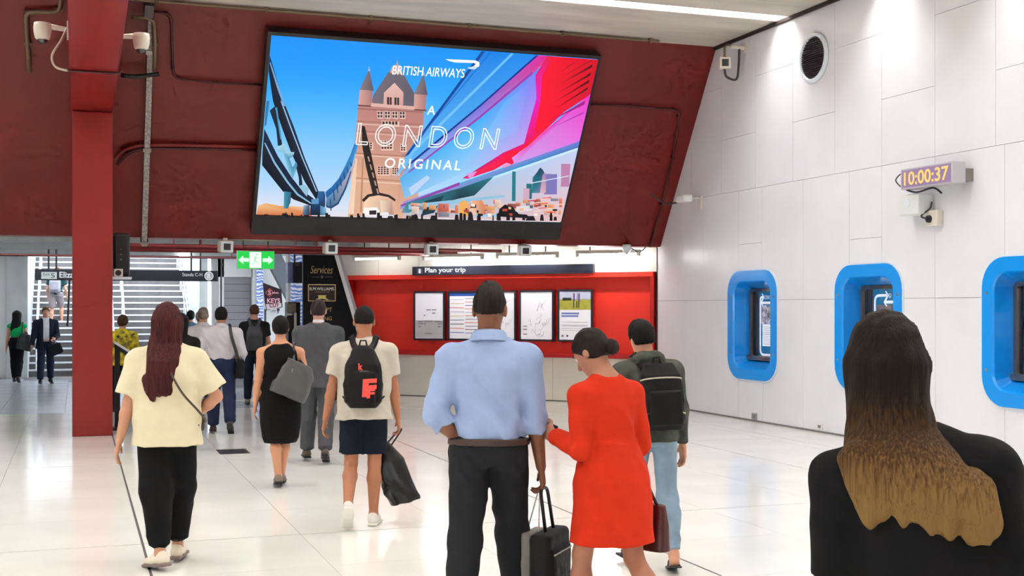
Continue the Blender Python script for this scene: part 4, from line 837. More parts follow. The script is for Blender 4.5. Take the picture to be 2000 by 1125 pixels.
def pillar(px0, px1, Yp, ztop, label, split=None):
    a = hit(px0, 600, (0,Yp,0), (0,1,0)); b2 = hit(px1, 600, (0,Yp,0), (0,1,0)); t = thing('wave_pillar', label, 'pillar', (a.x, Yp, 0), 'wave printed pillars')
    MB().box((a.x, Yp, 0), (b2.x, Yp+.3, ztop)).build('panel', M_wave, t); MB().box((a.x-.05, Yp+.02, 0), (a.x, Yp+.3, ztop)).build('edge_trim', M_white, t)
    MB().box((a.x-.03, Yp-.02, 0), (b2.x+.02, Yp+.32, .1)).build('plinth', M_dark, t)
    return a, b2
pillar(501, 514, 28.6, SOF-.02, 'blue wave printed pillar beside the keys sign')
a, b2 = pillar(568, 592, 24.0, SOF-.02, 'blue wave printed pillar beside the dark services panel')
# display box on that pillar
p0, p1 = hit(561, 512, (0,23.8,0), (0,1,0)), hit(591, 553, (0,23.8,0), (0,1,0))
t = thing('display_box', 'black display box hung on the wave printed pillar', 'display', (p0.x, 23.8, p1.z))
MB().box((p0.x+.1, 23.7, p1.z), (p1.x, 23.98, p0.z)).build('case', M_black, t, bevel=.01); MB().box((p0.x, 23.72, p1.z), (p0.x+.095, 23.98, p0.z)).build('side_panel', mat('box_lilac', rgb(116,124,160), rough=.4), t)
MB().box((p0.x+.13, 23.69, p0.z-.07), (p0.x+.22, 23.7, p0.z-.02)).build('badge', M_steel, t)
MB().tube([(p0.x+.15, 23.85, p0.z), (p0.x+.15, 23.85, SOF)], .02, 6).build('hanger', M_dark, t)
# keys sign
yK = 26.5; pK = lambda px, py: hit(px, py, (0,yK,0), (0,1,0))
out = [(513.5,552),(549.5,565.5),(552,600),(536,605),(521,606),(517.5,590)]
t = thing('keys_sign', 'dark angled shop sign lettered KEYS CUT with a red diamond mark', 'sign', pK(530, 606))
MB().prism([pK(x,y) for (x,y) in out], (0,.06,0)).build('board', mat('sign_maroon', rgb(58,34,42), rough=.4), t)
MB().prism([pK(x,y)-V(0,.004,0) for (x,y) in ((519,594),(549,591.5),(550,599),(536,604),(521.5,605))], (0,.003,0)).build('lower_band', mat('sign_pink', rgb(222,206,208), rough=.5, emit=.15), t)
KP = mat('keys_pink', rgb(232,170,182), rough=.5, emit=.3); KR = mat('keys_red', rgb(206,96,90), rough=.5, emit=.2); KD = mat('keys_darkred', rgb(150,40,50), rough=.5)
q = pK(521.5, 592); w = pK(547,592).x-q.x
put_text('lettering', 'KEYS', q-V(0,.006,0), (1,0,0), UP, (0,-1,0), w, pK(530,582.5).z-q.z, KP, t, bold=.03)
q = pK(526, 600.5); put_text('lettering', 'CUT', q-V(0,.006,0), (1,0,0), UP, (0,-1,0), pK(545,600).x-q.x, .085, KD, t, bold=.03)
q = pK(531, 573.5); put_text('lettering', 'oles', q-V(0,.006,0), (1,0,0), UP, (0,-1,0), pK(544,573).x-q.x, .045, KP, t, bold=.02)
d_ = MB(); c = pK(526.5, 571.5)-V(0,.006,0); R_ = .085
d_.ribbon([c+V(0,0,R_), c+V(R_,0,0), c+V(0,0,-R_), c+V(-R_,0,0), c+V(0,0,R_)], (0,-1,0), .018, .003); d_.build('diamond', KR, t)
put_text('diamond_letter', 'S', c+V(-.03,0,-.045), (1,0,0), UP, (0,-1,0), .06, .09, KP, t, bold=.02)
MB().tube([pK(545,603)+V(0,.03,0), pK(541,612)+V(0,.03,0)], .03, 6).build('bracket', M_dark, t)
q0, q1 = pK(528,602), pK(541,613)
MB().obox((q0+q1)/2-V(0,.02,0), ((.97,0,.22),(0,1,0),(-.22,0,.97)), (.07,.006,.06)).build('tag_card', mat('tag_white', rgb(224,220,222), rough=.5), t)
_c = (q0+q1)/2+V(0,-.029,0); MB().tube([_c+V(-.045,0,-.02), _c+V(-.03,0,.02), _c+V(-.015,0,-.01), _c+V(.005,0,.025), _c+V(.015,0,-.012), _c+V(.045,0,.018)], .004, 5).build('scribble', SD, t)
MB().tube([pK(519,604)+V(0,.04,0), V(pK(519,604).x, yK+.04, 0)], .025, 8).build('post', M_dark, t)
# vending kiosk below the pillar
p0, p1 = hit(557, 590, (0,23.6,0), (0,1,0)), hit(583, 660, (0,23.6,0), (0,1,0))
t = thing('ticket_kiosk', 'black self service kiosk with beige and white panels before the services panel', 'kiosk', (p0.x, 23.6, 0))
MB().box((p0.x, 23.25, 0), (p1.x-.02, 23.66, p0.z)).build('cabinet', M_black, t, bevel=.015)
def kq(nm, xa, xb, ya, yb, m): u, v = hit(xa, ya, (0,23.25,0), (0,1,0)), hit(xb, yb, (0,23.25,0), (0,1,0)); MB().box((u.x, 23.235, v.z), (v.x, 23.25, u.z)).build(nm, m, t)
kq('screen', 560, 578, 592, 611, mat('kiosk_beige', rgb(150,144,122), rough=.4)); kq('label', 560, 572, 612, 616, M_white); kq('label', 574, 579, 611, 643, M_white); kq('slot_panel', 560, 573, 618, 644, M_dark)
# grey raking wall seen over the shop, and dark services panel
rk = struct(MB().prism([(4.2,29.6,SOF),(4.62,29.6,SOF),(5.3,29.6,1.5),(4.95,29.6,1.5)], (0,.3,0)).build('beam_raking', mat('raking_grey', rgb(112,118,122), rough=.6)))
ySv = 22.0; pV = lambda px, py: hit(px, py, (0,ySv,0), (0,1,0))
tl, tr_, br = pV(592, 506), pV(655, 506), pV(735, 779); ztop = SOF
sv = thing('services_panel', 'tall black services panel with gold lettering and a raked white edge', 'sign', (tl.x, ySv, 0))
slope = (tr_.x-br.x)/(tr_.z-0)
xe = lambda z: br.x+slope*z
MB().prism([(tl.x,ySv,0),(xe(0),ySv,0),(xe(2.62),ySv,2.62),(tl.x,ySv,2.62)], (0,.10,0)).build('board', mat('services_black', rgb(10,10,15), rough=.45, spec=.2), sv)
MB().prism([(xe(0),ySv-.02,0),(xe(0)+.07,ySv-.02,0),(xe(2.62)+.07,ySv-.02,2.62),(xe(2.62),ySv-.02,2.62)], (0,.12,0)).build('edge_trim', M_white, sv)
MB().prism([(xe(0)+.05,ySv+.1,0),(xe(0)+.15,ySv+.1,0),(xe(SOF)+.15,ySv+.1,SOF),(xe(SOF)-.1,ySv+.1,SOF)], (0,.5,0)).build('return_wall', mat('return_lilac', rgb(176,166,178), rough=.5), sv)
MB().box((tl.x-.02, ySv-.01, 2.62), (xe(2.62)+.02, ySv+.3, 2.72)).build('cap', M_conc2, sv)
GO = mat('gold_print', rgb(176,146,92), rough=.4, emit=.08); GD = mat('gold_dim', rgb(92,84,84), rough=.5)
q = pV(606, 534); put_text('lettering', 'Services', q-V(0,.003,0), (1,0,0), UP, (0,-1,0), pV(650,534).x-q.x, pV(606,519).z-q.z, GO, sv, shear=.3)
for (xa, xb) in ((608, 624), (634, 650)): u = pV(xa, 541); v = pV(xb, 541); MB().box((u.x, ySv-.004, u.z-.006), (v.x, ySv-.001, u.z+.006)).build('rule_line', GD, sv)
q = pV(629, 541); MB().lathe([(.03,0),(.03,.003)], q, (0,-1,0), 5).build('star', GD, sv)
u, v = pV(601.5, 555), pV(655.5, 588.5); fr = MB()
for (xa, xb, za, zb_) in ((u.x,v.x,u.z-.014,u.z),(u.x,v.x,v.z,v.z+.014),(u.x,u.x+.014,v.z,u.z),(v.x-.014,v.x,v.z,u.z)): fr.box((xa, ySv-.006, za), (xb, ySv-.001, zb_))
fr.build('gold_frame', mat('gold_frame', rgb(206,172,116), rough=.4, emit=.1), sv); MB().box((u.x, ySv-.003, v.z), (v.x, ySv-.0005, u.z)).build('brand_tile', mat('tile_brown', rgb(34,16,18), rough=.4), sv)
q = pV(605, 567); put_text('brand_lettering', 'R.M.WILLIAMS', q-V(0,.006,0), (1,0,0), UP, (0,-1,0), pV(652,567).x-q.x, .055, mat('print_cream', rgb(230,222,206), rough=.5, emit=.2), sv)
q = pV(614, 571.5); put_text('brand_lettering', "THE BUSHMAN'S OUTFITTER", q-V(0,.006,0), (1,0,0), UP, (0,-1,0), pV(643,571).x-q.x, .022, GO, sv)
q = pV(629, 581); MB().add([q+V(-.13,-.006,-.05), q+V(-.06,-.006,.0), q+V(-.08,-.006,.04), q+V(.08,-.006,.04), q+V(.06,-.006,.0), q+V(.13,-.006,-.05), q+V(.0,-.006,-.02)], [(0,6,5,4,3,2,1)]).build('horn_mark', mat('horn_gold', rgb(196,176,96), rough=.4, emit=.15), sv)
q = pV(637, 609); put_text('lettering', 'PT', q-V(0,.003,0), (1,0,0), UP, (0,-1,0), pV(648.5,609).x-q.x, .075, GO, sv, bold=.01)
q = pV(634, 626); put_text('lettering', 'NG', q-V(0,.003,0), (1,0,0), UP, (0,-1,0), pV(648,626).x-q.x, .07, GO, sv, bold=.01)
# leaflet stand by the column
p = ground(228, 852); q0 = at(226, 681, 16.3); q1 = at(265, 706, 15.9)
ls = thing('leaflet_stand', 'black leaflet stand with a slanted white reading board behind the column', 'stand', (p.x, 17.75, 0))
bx = hit(227, 690, (0,17.75,0), (0,1,0)); bx2 = hit(264, 690, (0,17.75,0), (0,1,0))
MB().box((bx.x-.02, 17.7, 0), (bx.x+.05, 17.8, 1.15)).build('post', M_black, ls); MB().box((bx.x-.1, 17.6, 0), (bx.x+.14, 17.9, .03)).build('foot_plate', M_black, ls)
MB().prism([(bx.x-.03,17.55,1.185),(bx2.x,17.55,1.0),(bx2.x+.01,17.55,1.025),(bx.x-.02,17.55,1.215)], (0,.4,0)).build('board', M_rim, ls)
MB().prism([(bx.x-.03,17.56,1.13),(bx2.x-.06,17.56,.97),(bx2.x,17.56,1.0),(bx.x-.03,17.56,1.185)], (0,.38,0)).build('tray', M_black, ls)
c = ground(455, 882); t = thing('floor_grate', 'dark metal floor hatch set in the pale floor', 'floor hatch', (c.x, c.y, 0))
g = MB().obox((c.x, c.y, .001), ((1,0,0),(0,1,0),UP), (.17, .23, .003)); g.build('plate', mat('hatch_dark', rgb(46,44,46), rough=.5), t)
for k in range(5): MB().box((c.x-.13, c.y-.18+k*.08, .003), (c.x+.13, c.y-.155+k*.08, .006)).build('rib', M_black, t)
# ================================================================== PEOPLE
# distance-field sculpting: smooth unions of tapered limbs, meshed with surface nets
def _np(v): return np.array(v, dtype=np.float32)
class Sculpt:
    def __init__(s): s.p = []
    def cone(s, a, b, ra, rb, k=.02, op='u', flat=False):
        a, b = _np(a), _np(b); r = max(ra, rb); s.p.append(('cone', (a, b, ra, rb, flat), k, np.minimum(a,b)-r, np.maximum(a,b)+r, op)); return s
    def ell(s, c, r, R=None, k=.02, op='u'):
        R = np.eye(3, dtype=np.float32) if R is None else _np(R); c = _np(c); m = max(r); s.p.append(('ell', (c, _np(r), R), k, c-m, c+m, op)); return s
    def box(s, c, h, rad, R=None, k=.02, op='u'):
        R = np.eye(3, dtype=np.float32) if R is None else _np(R); c = _np(c); m = float(np.linalg.norm(h)); s.p.append(('box', (c, _np(h), rad, R), k, c-m, c+m, op)); return s
    def loft(s, rings, o=(0,0,0), R=None, k=.03, p=2.2, op='u'):   # rings: (z, cx, cy, rx, ry) in frame (o, R)
        R = np.eye(3, dtype=np.float32) if R is None else _np(R); o = _np(o); g = sorted(rings); A = np.array(g, dtype=np.float32)
        P = []
        for (z, cx, cy, rx, ry) in g:
            for sx in (-1, 1):
                for sy in (-1, 1): P.append(o+R@_np((cx+sx*rx, cy+sy*ry, z)))
        P = np.array(P); s.p.append(('loft', (o, A, R, p), k, P.min(0), P.max(0), op)); return s
    def cut(s, n, c, k=.004):      # keep n.p < c
        s.p.append(('cut', (_np(n), c), k, None, None, 'i')); return s
    def mesh(s, h, fold=None):
        lo = np.min([q[3] for q in s.p if q[3] is not None and q[5] == 'u'], 0)-3*h-.02; hi = np.max([q[4] for q in s.p if q[4] is not None and q[5] == 'u'], 0)+3*h+.02
        n = np.ceil((hi-lo)/h).astype(int)+1
        ax = [lo[i]+h*np.arange(n[i], dtype=np.float32) for i in range(3)]
        f = np.full(tuple(n), .25, dtype=np.float32)
        for (ty, a, k, bl, bh, op) in s.p:
            if ty == 'cut':
                nn, c = a; d = (ax[0]*nn[0])[:,None,None]+(ax[1]*nn[1])[None,:,None]+(ax[2]*nn[2])[None,None,:]-c
                hh = np.maximum(k-np.abs(f-d), 0)/k; f = np.maximum(f, d)+hh*hh*k*.25; continue
            m = k+3*h; i0 = np.clip(((bl-m-lo)/h).astype(int), 0, n-1); i1 = np.clip(np.ceil((bh+m-lo)/h).astype(int)+1, 1, n)
            sl = tuple(slice(i0[i], i1[i]) for i in range(3))
            x, y, z = ax[0][sl[0]][:,None,None], ax[1][sl[1]][None,:,None], ax[2][sl[2]][None,None,:]
            if ty == 'cone':
                A, B, ra, rb, flat = a; ab = B-A; L2 = float(ab@ab)+1e-9
                t = np.clip(((x-A[0])*ab[0]+(y-A[1])*ab[1]+(z-A[2])*ab[2])/L2, 0, 1)
                d = np.sqrt((x-A[0]-t*ab[0])**2+(y-A[1]-t*ab[1])**2+(z-A[2]-t*ab[2])**2)-(ra+(rb-ra)*t)
                if flat: d = np.maximum(d, ((x-B[0])*ab[0]+(y-B[1])*ab[1]+(z-B[2])*ab[2])/math.sqrt(L2))
            else:
                c = a[0]; R = a[-1] if ty != 'loft' else a[2]
                u = (x-c[0])*R[0,0]+(y-c[1])*R[1,0]+(z-c[2])*R[2,0]; v = (x-c[0])*R[0,1]+(y-c[1])*R[1,1]+(z-c[2])*R[2,1]; w = (x-c[0])*R[0,2]+(y-c[1])*R[1,2]+(z-c[2])*R[2,2]
                if ty == 'ell':
                    r = a[1]; q = np.sqrt((u/r[0])**2+(v/r[1])**2+(w/r[2])**2); g = np.sqrt((u/r[0]**2)**2+(v/r[1]**2)**2+(w/r[2]**2)**2)+1e-6; d = q*(q-1)/g
                elif ty == 'box':
                    hh, rad = a[1], a[2]; qx, qy, qz = np.abs(u)-hh[0]+rad, np.abs(v)-hh[1]+rad, np.abs(w)-hh[2]+rad
                    d = np.sqrt(np.maximum(qx,0)**2+np.maximum(qy,0)**2+np.maximum(qz,0)**2)+np.minimum(np.maximum(qx,np.maximum(qy,qz)),0)-rad
                else:
                    A, p = a[1], a[3]; cx, cy = np.interp(w, A[:,0], A[:,1]), np.interp(w, A[:,0], A[:,2]); rx, ry = np.interp(w, A[:,0], A[:,3]), np.interp(w, A[:,0], A[:,4])
                    q = (np.abs((u-cx)/rx)**p+np.abs((v-cy)/ry)**p)**(1/p); dx = (q-1)*np.minimum(rx, ry); dz = np.maximum(A[0,0]-w, w-A[-1,0])
                    d = np.where(dz > 0, np.sqrt(np.maximum(dx,0)**2+dz*dz), np.maximum(dx, dz))
            d = d.astype(np.float32); F = f[sl]
            if op == 'u': hh = np.maximum(k-np.abs(F-d), 0)/k; f[sl] = np.minimum(F, d)-hh*hh*k*.25
            else: d = -d; hh = np.maximum(k-np.abs(F-d), 0)/k; f[sl] = np.maximum(F, d)+hh*hh*k*.25
        if fold is not None:
            I = np.argwhere(np.abs(f) < .035); P = lo+I*h; f[tuple(I.T)] += fold(P).astype(np.float32)
        return nets(f, lo, h)
def nets(f, lo, h):
    s = f < 0; c = s.astype(np.int8)
    t = c[:-1]+c[1:]; t = t[:,:-1]+t[:,1:]; t = t[:,:,:-1]+t[:,:,1:]
    I = np.argwhere((t > 0) & (t < 8)); idx = np.full(t.shape, -1, dtype=np.int32); idx[tuple(I.T)] = np.arange(len(I))
    off = np.array([(i,j,k) for i in (0,1) for j in (0,1) for k in (0,1)]); vals = np.stack([f[tuple((I+o).T)] for o in off], 1)
    acc = np.zeros((len(I),3), dtype=np.float32); cnt = np.zeros(len(I), dtype=np.float32)
    for a in range(8):
        for b in range(a+1, 8):
            if np.abs(off[a]-off[b]).sum() != 1: continue
            m = (vals[:,a] < 0) != (vals[:,b] < 0); q = vals[m,a]/(vals[m,a]-vals[m,b]); acc[m] += off[a]+q[:,None]*(off[b]-off[a]); cnt[m] += 1
    V_ = lo+h*(I+acc/np.maximum(cnt,1)[:,None]); Q = []
    for ax in range(3):
        o = [(ax+1) % 3, (ax+2) % 3]; a = np.take(s, range(s.shape[ax]-1), ax); b = np.take(s, range(1, s.shape[ax]), ax)
        E = np.argwhere(a != b); E = E[(E[:,o[0]] > 0) & (E[:,o[1]] > 0) & (E[:,o[0]] < s.shape[o[0]]-1) & (E[:,o[1]] < s.shape[o[1]]-1)]
        ins = s[tuple(E.T)]; d0 = np.zeros(3, int); d0[o[0]] = 1; d1 = np.zeros(3, int); d1[o[1]] = 1
        q = np.stack([idx[tuple((E-d0-d1).T)], idx[tuple((E-d1).T)], idx[tuple(E.T)], idx[tuple((E-d0).T)]], 1)
        q[~ins] = q[~ins][:, ::-1]; Q.append(q)
    Q = np.concatenate(Q); return V_, Q[(Q >= 0).all(1)]
def np_mesh(name, V_, Q, m):
    me = bpy.data.meshes.new(name); me.vertices.add(len(V_)); me.vertices.foreach_set('co', V_.astype(np.float32).ravel())
    me.loops.add(Q.size); me.loops.foreach_set('vertex_index', Q.astype(np.int32).ravel()); me.polygons.add(len(Q))
    me.polygons.foreach_set('loop_start', np.arange(0, Q.size, 4, dtype=np.int32)); me.polygons.foreach_set('use_smooth', np.ones(len(Q), dtype=bool))
    me.update(calc_edges=True); me.materials.append(m); return me
def folds(amp, fq=16.0, seed=0.0, sz=.5):
    def g(P):
        fq2 = fq*2.6; x, y, z = P[:,0]*fq2+seed, P[:,1]*fq2+seed*1.3, P[:,2]*fq2*sz+seed*.7; env = .55+.45*np.sin(P[:,2]*7+P[:,0]*9+seed)*np.sin(P[:,0]*11-P[:,1]*6+seed)
        a = 2*np.abs(np.sin(.5*(x*.9+1.6*np.sin(z*.8+y*.5)+z*1.5)))-1.2; b = np.sin(y*1.1-z*1.3+1.4*np.sin(x*.7+z*.4)); c = np.sin((x+z)*1.9+np.sin(y*1.7))
        return amp*.75*env*(a*.8+b*.5+c*.25)
    return g
def strands(amp, fq=150.0, seed=0.0, tuft=.5):
    def g(P):
        x, y, z = P[:,0], P[:,1], P[:,2]; q = np.arctan2(x, -y+.02)
        return amp*(.6*np.sin(q*fq*.12+np.sin(z*9+seed)*1.6+seed)+.4*np.sin(x*fq*1.3+z*8+seed*2)+tuft*np.sin(x*70+3*np.sin(z*31))*np.sin(z*48+y*40+seed))
    return g
def Rx(a): return Matrix.Rotation(math.radians(a), 3, 'X')
def Ry(a): return Matrix.Rotation(math.radians(a), 3, 'Y')
def Rz(a): return Matrix.Rotation(math.radians(a), 3, 'Z')
MALE = [(-.08,.135,.098),(-.02,.165,.112),(.08,.158,.108),(.20,.146,.102),(.32,.164,.112),(.40,.172,.112),(.45,.152,.10),(.50,.098,.084),(.54,.066,.064)]
FEM = [(-.08,.145,.105),(-.02,.176,.120),(.06,.168,.116),(.18,.132,.096),(.30,.144,.108),(.38,.150,.104),(.43,.130,.09),(.475,.084,.074),(.51,.058,.058)]
class Person:
    def __init__(s, label, px, sc, H, phi=0, fem=0, lean=3, roll=0, head=(0,0,0), legs=((0,2,5,0,6),(0,2,5,0,6)), arms=((0,6,8,0),(0,6,8,0)), res=.008, z0=0.0, loc=None, wide=1.0, curl=(35,35), group='travellers crossing the concourse', headoff=(0,0)):
        s.H = H; s.s = H/1.75; s.fem = fem; s.res = res; s.wide = wide; s.curl = curl
        d = ray(px, 600); p = (O+d*(FPX/sc)) if loc is None else Vector(loc); yaw = math.atan2(-d.x, d.y)
        s.o = thing('person', label, 'person', (p.x, p.y, z0), group, base=False); s.o.rotation_euler = (0, 0, yaw-math.radians(phi))
        k = s.s; s.T = Ry(roll) @ Rx(-lean)
        s.pel = Vector((0,0,.93*k)); s.neck = s.pel+s.T@Vector((0,0,.53*k)); s.Hm = s.T @ Rz(-head[1]) @ Rx(-head[0]) @ Ry(head[2])
        s.hc = s.neck+s.T@Vector((headoff[0]*k,(.0+headoff[1])*k,.05*k))+s.Hm@Vector((0,.02*k,.115*k))
        s.sw = (.168 if fem else .188)*k*wide; s.sh = {}; s.el = {}; s.wr = {}; s.A = {}; s.B = {}; s.hip = {}; s.kn = {}; s.an = {}; s.F = {}
        for q, sx in ((0,-1),(1,1)):
            fl, ab, ek, tw = arms[q]; sh = s.pel+s.T@Vector((sx*s.sw, -.005*k, (.432 if fem else .442)*k)); A = s.T @ Rx(fl) @ Ry(-sx*ab) @ Rz(sx*tw); el = sh+A@Vector((0,0,-.285*k)); B = A @ Rx(ek); wr = el+B@Vector((0,0,-.25*k))
            s.sh[sx], s.el[sx], s.wr[sx], s.A[sx], s.B[sx] = sh, el, wr, A, B
            fl, ab, kf, fp, to = legs[q]; hp = s.pel+Vector((sx*.088*k*(.5+.5*wide), 0, -.03*k)); Tm = Rx(fl) @ Ry(-sx*ab); kn = hp+Tm@Vector((0,0,-.41*k)); Sm = Tm @ Rx(-kf); an = kn+Sm@Vector((0,0,-.405*k))
            s.hip[sx], s.kn[sx], s.an[sx] = hp, kn, an; s.F[sx] = Rz(-sx*to) @ Rx(-fp)
        zs = [(s.an[q]+s.F[q]@Vector((0,y,-.085*k))).z for q in (-1,1) for y in (-.06*k, .19*k)]; dz = min(zs)
        for D in (s.sh, s.el, s.wr, s.hip, s.kn, s.an):
            for q in D: D[q] = D[q]-Vector((0,0,dz))
        s.pel.z -= dz; s.neck.z -= dz; s.hc.z -= dz
        s.parts = []
    def t(s, x, y, z): return s.pel+s.T@Vector((x*s.s, y*s.s, z*s.s))      # torso frame point
    def h(s, x, y, z): return s.hc+s.Hm@Vector((x*s.s, y*s.s, z*s.s))      # head frame point
    def out(s, name, sc, m, fold=None, res=None, parent=None):
        V_, Q = sc.mesh(res or s.res, fold); o = bpy.data.objects.new(name, np_mesh(name, V_, Q, m)); C.objects.link(o); o.parent = parent or s.o; return o
    def item(s, name, label, cat, group=None):      # a separate thing sharing this person's frame
        t = thing(name, label, cat, s.o.location, group, base=False); t.rotation_euler = s.o.rotation_euler; return t
    def rings(s, ex=0.0, lo=-9, hi=9, ey=None):
        k = s.s; return [(z*k, 0, 0, (rx*s.wide+ex)*k, (ry*(.6+.4*s.wide)+(ex if ey is None else ey))*k) for (z, rx, ry) in (FEM if s.fem else MALE) if lo <= z <= hi]
    def body(s, skin, hands=True):
        k = s.s; S = Sculpt(); S.loft(s.rings(), s.pel, s.T, k=.03)
        for q in (-1, 1):
            S.cone(s.neck, s.sh[q], .042*k, .05*k, .05); S.cone(s.sh[q], s.el[q], .05*k, .038*k, .03); m = s.el[q].lerp(s.wr[q], .3)
            S.cone(s.el[q], m, .038*k, .04*k, .02); S.cone(m, s.wr[q], .04*k, .026*k, .02)
            S.cone(s.hip[q], s.kn[q], .083*k, .053*k, .03); m = s.kn[q].lerp(s.an[q], .3); bk = m+Vector((0,-.018*k,0))
            S.cone(s.kn[q], bk, .05*k, .056*k, .02); S.cone(bk, s.an[q], .056*k, .034*k, .02)
            F, a = s.F[q], s.an[q]
            S.cone(a+F@Vector((0,-.03*k,-.042*k)), a+F@Vector((0,.10*k,-.048*k)), .028*k, .024*k, .02); S.cone(a+F@Vector((0,.10*k,-.048*k)), a+F@Vector((0,.155*k,-.056*k)), .024*k, .014*k, .015); S.cone(a, a+F@Vector((0,-.02*k,-.05*k)), .035*k, .032*k, .02)
            if hands: s.hand(S, q)
        S.cone(s.neck-Vector((0,0,.03*k)), s.h(0,-.02,-.05), (.054 if s.fem else .062)*k, (.048 if s.fem else .055)*k, .03)
        s.head(S); return s.out('body', S, skin)
    def head(s, S):
        k = s.s; M = s.Hm
        S.ell(s.h(0,-.012,.02), (.075*k,.094*k,.092*k), M, .02); S.ell(s.h(0,.028,-.03), (.060*k,.066*k,.085*k), M, .03); S.ell(s.h(0,.055,-.082), (.036*k,.036*k,.03*k), M, .03)
        S.cone(s.h(0,.088,.012), s.h(0,.112,-.03), .009*k, .014*k, .012); S.ell(s.h(0,.082,-.058), (.026*k,.014*k,.011*k), M, .01); S.ell(s.h(0,.078,.03), (.05*k,.018*k,.012*k), M, .015)
        for q in (-1, 1):
            S.ell(s.h(q*.078,-.008,-.012), (.011*k,.022*k,.034*k), M, .008); S.ell(s.h(q*.032,.095,.006), (.018*k,.014*k,.012*k), M, .008, 's')
    def face(s, iris=(40,30,24), lip=(170,96,90)):
        k = s.s
        for q in (-1, 1):
            V_ = MB(); V_.lathe([(.004*k,-.012*k),(.011*k,-.006*k),(.0125*k,0),(.010*k,.007*k),(.004*k,.0115*k)], s.h(q*.032,.080,.007), s.Hm@Vector((0,1,0)), 12)
            e = V_.build('eye', mat('eye_white', rgb(226,222,216), rough=.2), s.o, True); MB().lathe([(.006*k,.0105*k),(.005*k,.0125*k)], s.h(q*.032,.080,.007), s.Hm@Vector((0,1,0)), 10).build('iris', mat('iris', rgb(*iris), rough=.2), e)
            MB().tube([s.h(q*.014,.094,.030), s.h(q*.032,.095,.035), s.h(q*.052,.080,.030)], .0045*k, 6).build('eyebrow', mat('brow', rgb(70,46,34), rough=.8), s.o)
        MB().tube(spline([s.h(-.024,.086,-.058), s.h(-.008,.096,-.056), s.h(.008,.096,-.056), s.h(.024,.086,-.058)], 3), .005*k, 6).build('mouth', mat('lip', rgb(*lip), rough=.5), s.o)
    def hand(s, S, q):
        k = s.s; B, w = s.B[q], s.wr[q]; d = B@Vector((0,0,-1)); n = B@Vector((-q,0,0)); y = B@Vector((0,1,0)); cu = s.curl[0 if q < 0 else 1]
        R = Matrix((d, y, n)).transposed(); S.box(w+d*(.052*k), (.048*k,.040*k,.015*k), .013*k, R, .02)
        for (oy, L, sp) in ((.030,.078,.10),(.010,.086,.03),(-.011,.08,-.04),(-.030,.062,-.12)):
            p = w+d*(.094*k)+y*(oy*k); a = cu*.45
            for (f, r0, r1) in ((.46,.0095,.0088),(.30,.0088,.0082),(.24,.0082,.007)):
                c = (d+y*sp).normalized(); v = c*math.cos(math.radians(a))+n*math.sin(math.radians(a)); e = p+v*(L*f*k); S.cone(p, e, r0*k, r1*k, .005); p = e; a += cu*.6
        p = w+d*(.028*k)+y*(.034*k); e = p+(d*.75+y*.55+n*.35).normalized()*(.042*k); g = e+(d*.92+y*.12+n*.38).normalized()*(.034*k); S.cone(p, e, .013*k, .011*k, .012); S.cone(e, g, .0105*k, .0085*k, .006)
    def top(s, m, ex=.014, hem=-.06, hemx=.0, sleeve=.6, slr=.06, slm=None, fold=.004, fq=16, name='shirt', collar=0, neckcut=.505, waist=None, ey=None, seed=0, extra=None):
        k = s.s; S = Sculpt(); g = s.rings(ex, lo=max(hem,-.02), ey=ey)
        if waist is not None: g = [(z, a, b, max(rx, waist*k) if z < .34*k else rx, ry) for (z, a, b, rx, ry) in g]
        b0 = g[0]; g = [(hem*k, 0, 0, b0[3]+hemx*k, b0[4]+hemx*k)]+[r for r in g if r[0] > hem*k+.005]; S.loft(g, s.pel, s.T, k=.03)
        for q in (-1, 1):
            S.cone(s.neck-Vector((0,0,.018*k)), s.sh[q], (.046+ex*.6)*k, (.05+ex)*k, .05)
            if sleeve > 0:
                e = s.sh[q].lerp(s.el[q], min(1, sleeve)); rr = slr if sleeve <= 1 else (slm or slr); S.cone(s.sh[q], e, (.054+ex)*k, rr*k, .03, flat=sleeve <= 1)
                if sleeve > 1: S.cone(s.el[q], s.el[q].lerp(s.wr[q], sleeve-1), rr*k, slr*k, .02, flat=True)
                # square sleeve ends
        if extra: extra(S)
        o = s.out(name, S, m, folds(fold*k, fq, s.H*7+seed) if fold else None)
        if collar:
            c = MB(); n = 20; prof = [(.080,-.04),(.071,.026),(.075,.036),(.085,.026),(.103,-.018)]; P = []
            for (r, z) in prof:
                for i in range(n): a = 2*math.pi*i/n; P.append(s.neck+s.T@Vector((r*k*math.cos(a), (r*1.0*math.sin(a)-.006)*k, (z+.014+.012*-math.sin(a))*k)))
            c.add(P, [(j*n+i, j*n+(i+1) % n, (j+1)*n+(i+1) % n, (j+1)*n+i) for j in range(len(prof)-1) for i in range(n)]); c.build('collar', m, o, True)
        return o
    def pants(s, m, waist=.03, ex=.012, th=.098, kn=.075, hemr=.06, length=1.95, fold=.004, fq=18, name='trousers', hx=0.0):
        k = s.s; S = Sculpt(); g = [(z, a, b, rx+hx*k, ry+hx*.5*k) for (z, a, b, rx, ry) in s.rings(ex, hi=waist-.01)]; l = s.rings(ex); zz = waist
        import bisect
        W = FEM if s.fem else MALE; rx = np.interp(waist, [w[0] for w in W], [w[1] for w in W]); ry = np.interp(waist, [w[0] for w in W], [w[2] for w in W]); g.append((waist*k, 0, 0, (rx*s.wide+ex)*k, (ry*(.6+.4*s.wide)+ex)*k)); S.loft(g, s.pel, s.T, k=.03)
